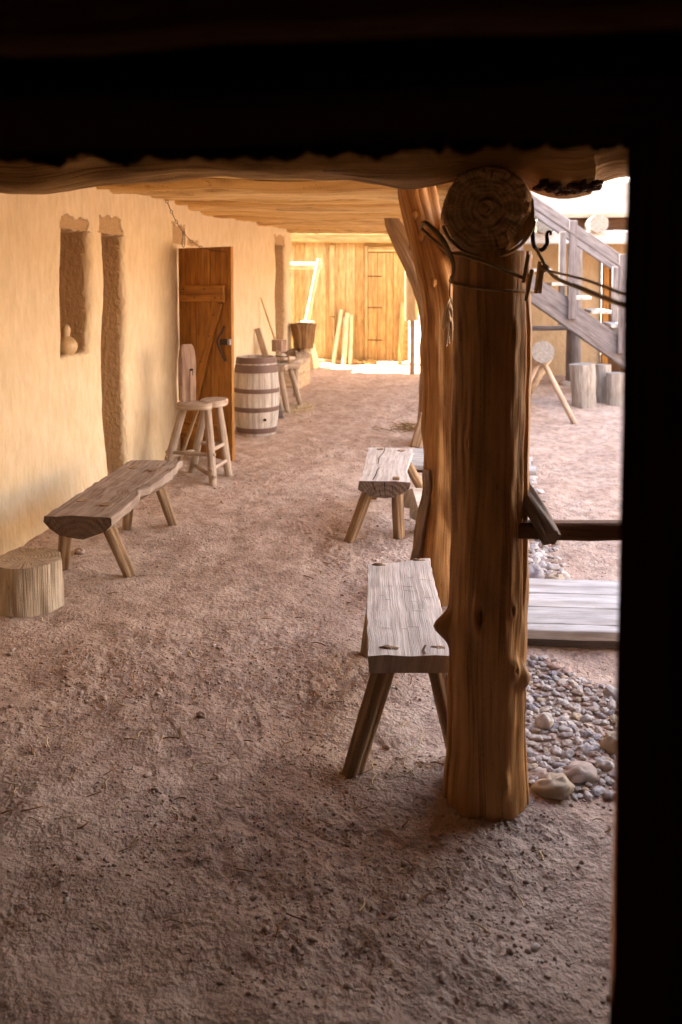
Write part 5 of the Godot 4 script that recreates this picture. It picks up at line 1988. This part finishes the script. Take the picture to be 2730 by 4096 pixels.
func build_small_things() -> void:
	# ropes round the post head
	var w := thing("post_rope", "brown rope lashed round the nearest post's head under the log end", "rope", Vector3(0.085, 1.75, -2.57))
	var wrap := func(y0: float, y1: float, r: float, a0: float, a1: float, sag: float) -> PackedVector3Array:
		var out := PackedVector3Array()
		for k in 40:
			var f := k / 39.0
			var a := lerpf(a0, a1, f)
			out.append(Vector3(0.086 + cos(a) * r, lerpf(y0, y1, f) - sag * sin(f * PI), -2.69 + sin(a) * r))
		return out
	var s := Shape.new()
	var path := PackedVector3Array()
	for k in 30:
		var f := k / 29.0
		var a := lerpf(PI * 1.10, TAU - 0.25, f)
		path.append(Vector3(0.07 + cos(a) * 0.143, 1.92 + sin(a) * 0.143, -2.572))
	path.append(Vector3(0.212, 1.87, -2.63))
	tube(s, path, [0.005, 0.005], 8, 0.2, 2.0)
	part("strand", s, M.rope, w)
	s = Shape.new()
	tube(s, smooth_path([Vector3(-0.14, 1.875, -2.66), Vector3(-0.055, 1.80, -2.60), Vector3(0.0, 1.782, -2.548), Vector3(0.06, 1.762, -2.548), Vector3(0.12, 1.738, -2.556), Vector3(0.178, 1.715, -2.575)], 0.012), [0.006, 0.006], 8, 0.15, 5.0)
	part("strand", s, M.rope, w)
	s = Shape.new()
	tube(s, wrap.call(1.71, 1.672, 0.131, PI * 1.02, 0.1, 0.012), [0.0045, 0.0045], 7, 0.15, 7.0)
	part("strand", s, M.rope, w)
	s = Shape.new()
	tube(s, smooth_path([Vector3(-0.14, 1.875, -2.66), Vector3(-0.12, 1.885, -2.60), Vector3(-0.07, 1.835, -2.57), Vector3(-0.035, 1.76, -2.575), Vector3(-0.04, 1.70, -2.60)], 0.012), [0.006, 0.009, 0.005], 8, 0.2, 9.0)
	part("strand", s, M.rope, w)
	# twigs tucked in it
	for q in [[Vector3(0.178, 1.70, -2.575), Vector3(0.192, 1.785, -2.58), "dark twig tucked upright in the post rope, leftmost of its bunch"], [Vector3(0.186, 1.645, -2.565), Vector3(0.203, 1.74, -2.575), "longest pale twig hanging from the post rope"], [Vector3(0.216, 1.668, -2.59), Vector3(0.229, 1.765, -2.60), "twig tied at the right edge of the post rope bunch"], [Vector3(0.229, 1.668, -2.60), Vector3(0.236, 1.745, -2.60), "rightmost twig of the bunch beside the iron hook"]]:
		s = Shape.new()
		pole(s, q[0], q[1], 0.006, 0.0065, 8, 0.06)
		solo("twig", s, M.twig, q[2], "twig", q[0], "twigs tied at the post head")
	s = Shape.new()
	tube(s, smooth_path([Vector3(0.208, 1.89, -2.64), Vector3(0.208, 1.83, -2.61), Vector3(0.215, 1.805, -2.59), Vector3(0.234, 1.801, -2.59), Vector3(0.248, 1.82, -2.59), Vector3(0.247, 1.845, -2.59), Vector3(0.252, 1.856, -2.59), Vector3(0.259, 1.853, -2.59), Vector3(0.257, 1.845, -2.59)], 0.006), [0.007, 0.007, 0.007, 0.0065, 0.004], 9)
	solo("iron_hook", s, M.iron, "curled black iron hook at the right of the nearest post", "hook", Vector3(0.21, 1.85, -2.6))
	w = thing("slack_rope", "two slack rope strands from the post hook to the dark door jamb", "rope", Vector3(0.23, 1.78, -2.58))
	s = Shape.new()
	tube(s, smooth_path([Vector3(0.215, 1.806, -2.58), Vector3(0.233, 1.765, -2.55), Vector3(0.243, 1.735, -2.48), Vector3(0.236, 1.712, -2.2), Vector3(0.24, 1.69, -1.8), Vector3(0.26, 1.66, -1.3), Vector3(0.30, 1.65, -0.9)], 0.02), [0.005, 0.0045], 8, 0.15, 12.0)
	part("strand", s, M.rope, w)
	s = Shape.new()
	tube(s, smooth_path([Vector3(0.243, 1.735, -2.48), Vector3(0.246, 1.724, -2.2), Vector3(0.255, 1.705, -1.8), Vector3(0.275, 1.672, -1.3), Vector3(0.31, 1.66, -0.9)], 0.02), [0.0032, 0.003], 8, 0.15, 15.0)
	part("strand", s, M.rope, w)
	s = Shape.new()
	var l := lump(14, 8, 2.0, 0.3)
	for q in l.v.size():
		s.v.append(Vector3(0.236, 1.745, -2.52) + l.v[q] * Vector3(0.013, 0.012, 0.016))
		s.n.append(l.n[q])
		s.t.append(l.t[q])
	s.ix = l.ix
	part("knot", s, M.rope, w)
	# tassel hanging on the forked post
	w = thing("cord_tassel", "frayed pale cord tassel hanging from a wire beside the forked post", "cord", Vector3(-0.075, 1.5, -4.23))
	s = Shape.new()
	tube(s, PackedVector3Array([Vector3(-0.070, 1.735, -4.24), Vector3(-0.073, 1.63, -4.23)]), [0.004, 0.004], 6)
	part("wire", s, M.iron, w)
	for k in 26:
		s = Shape.new()
		var a := Vector3(-0.073 + rng.randf_range(-0.011, 0.011), 1.63 - 0.09 * rng.randf(), -4.23 + rng.randf_range(-0.015, 0.015))
		var b := a + Vector3(rng.randf_range(-0.03, 0.03), -rng.randf_range(0.01, 0.2), rng.randf_range(-0.01, 0.02))
		if k > 17:
			a = Vector3(-0.075 + rng.randf_range(-0.01, 0.018), 1.54, -4.23)
			b = Vector3(-0.07 + rng.randf_range(-0.022, 0.022), rng.randf_range(1.38, 1.45), -4.23)
		tube(s, smooth_path([a, a.lerp(b, 0.5) + Vector3(rng.randf_range(-0.012, 0.012), 0, 0.01), b], 0.02), [0.0055, 0.007, 0.004], 6, 0.2, k)
		part("strand", s, M.cord, w)
	# split firewood behind the forked post, and a hewn block further on
	var wood_labels := ["uppermost split log of the firewood behind the forked post", "middle split log of the firewood behind the forked post", "lowest split log of the firewood behind the forked post"]
	for k in 3:
		s = Shape.new()
		var pr := PackedVector2Array([Vector2(-0.10, -0.05), Vector2(0.08, -0.065), Vector2(0.10, 0.03), Vector2(-0.02, 0.075)])
		var y := 0.26 - 0.10 * k
		sweep(s, pr, stations(Vector3(-0.345 + 0.035 * k, y, -5.45 - 0.06 * k), Vector3(0.1 + 0.03 * k, y - 0.01, -5.75), 6), 0.012, k * 3.0)
		solo("split_log", s, M.stave[2], wood_labels[k], "firewood", Vector3(-0.3, y, -5.5), "split firewood behind the forked post")
	s = Shape.new()
	s.box(Vector3(0.38, 0.12, 0.14), Transform3D(Basis(Vector3.BACK, 1.3) * Basis(Vector3.UP, 0.3), Vector3(-0.44, 0.16, -8.55)), 0.02)
	solo("hewn_block", s, M.leg, "small hewn block standing at the third post's foot", "wood block", Vector3(-0.4, 0, -8.55))


# ------------------------------------------------------------------ scene

func _ready() -> void:
	var cam := Camera3D.new()
	cam.name = "camera"
	cam.projection = Camera3D.PROJECTION_FRUSTUM
	cam.near = 0.05
	cam.far = 400.0
	cam.size = 0.05 * 2353.0 / 1900.0
	cam.frustum_offset = Vector2(0.0, -0.05 * 426.9 / 1900.0)
	cam.position = Vector3(0, 1.7, 0)
	cam.rotation = Vector3(deg_to_rad(-3.0), atan(283.0 / 1900.0), 0)
	var ca := CameraAttributesPhysical.new()
	ca.frustum_focal_length = 18.0
	ca.frustum_focus_distance = 3.5
	ca.exposure_aperture = 2.0
	cam.attributes = ca
	add_child(cam)
	cam.current = true
	var env := Environment.new()
	env.background_mode = Environment.BG_SKY
	var sm := ProceduralSkyMaterial.new()
	sm.sky_top_color = lin(0.075, 0.12, 0.24)
	sm.sky_horizon_color = lin(1.0, 0.975, 0.965)
	sm.sky_curve = 0.62
	sm.ground_bottom_color = Color(0.5, 0.44, 0.4)
	sm.ground_horizon_color = Color(0.8, 0.78, 0.76)
	sm.sky_energy_multiplier = 0.95
	var sky := Sky.new()
	sky.sky_material = sm
	env.sky = sky
	env.tonemap_mode = Environment.TONE_MAPPER_LINEAR
	env.tonemap_exposure = 12.2
	env.sdfgi_enabled = true
	env.ssao_enabled = true
	env.ssil_enabled = true
	var we := WorldEnvironment.new()
	we.name = "world_environment"
	we.environment = env
	add_child(we)
	var sun := DirectionalLight3D.new()
	sun.name = "sun"
	sun.light_color = Color(1.0, 0.94, 0.85)
	sun.light_energy = 1.6
	sun.light_angular_distance = 0.5
	sun.shadow_enabled = true
	sun.look_at_from_position(Vector3.ZERO, Vector3(0.643, -0.766, 0.03))
	add_child(sun)

	rng.seed = 20240607
	nz.seed = 11
	nz.noise_type = FastNoiseLite.TYPE_SIMPLEX_SMOOTH
	nz.frequency = 1.0
	nz.fractal_type = FastNoiseLite.FRACTAL_NONE
	make_materials()
	build_ground()
	build_left_wall()
	build_porch()
	build_posts()
	build_dark_room()
	build_courtyard()
	build_gate()
	build_door()
	build_benches()
	build_stool()
	stump("tree_stump", "sawn stump with drying checks at the left edge, beside the bench", Vector3(-2.255, 0, -3.985), 0.176, 0.170, 0.258, M.stump, M.end_stump, 2.0)
	build_barrel()
	build_wall_things()
	build_small_things()
	build_cobbles()
	build_loose_ground()
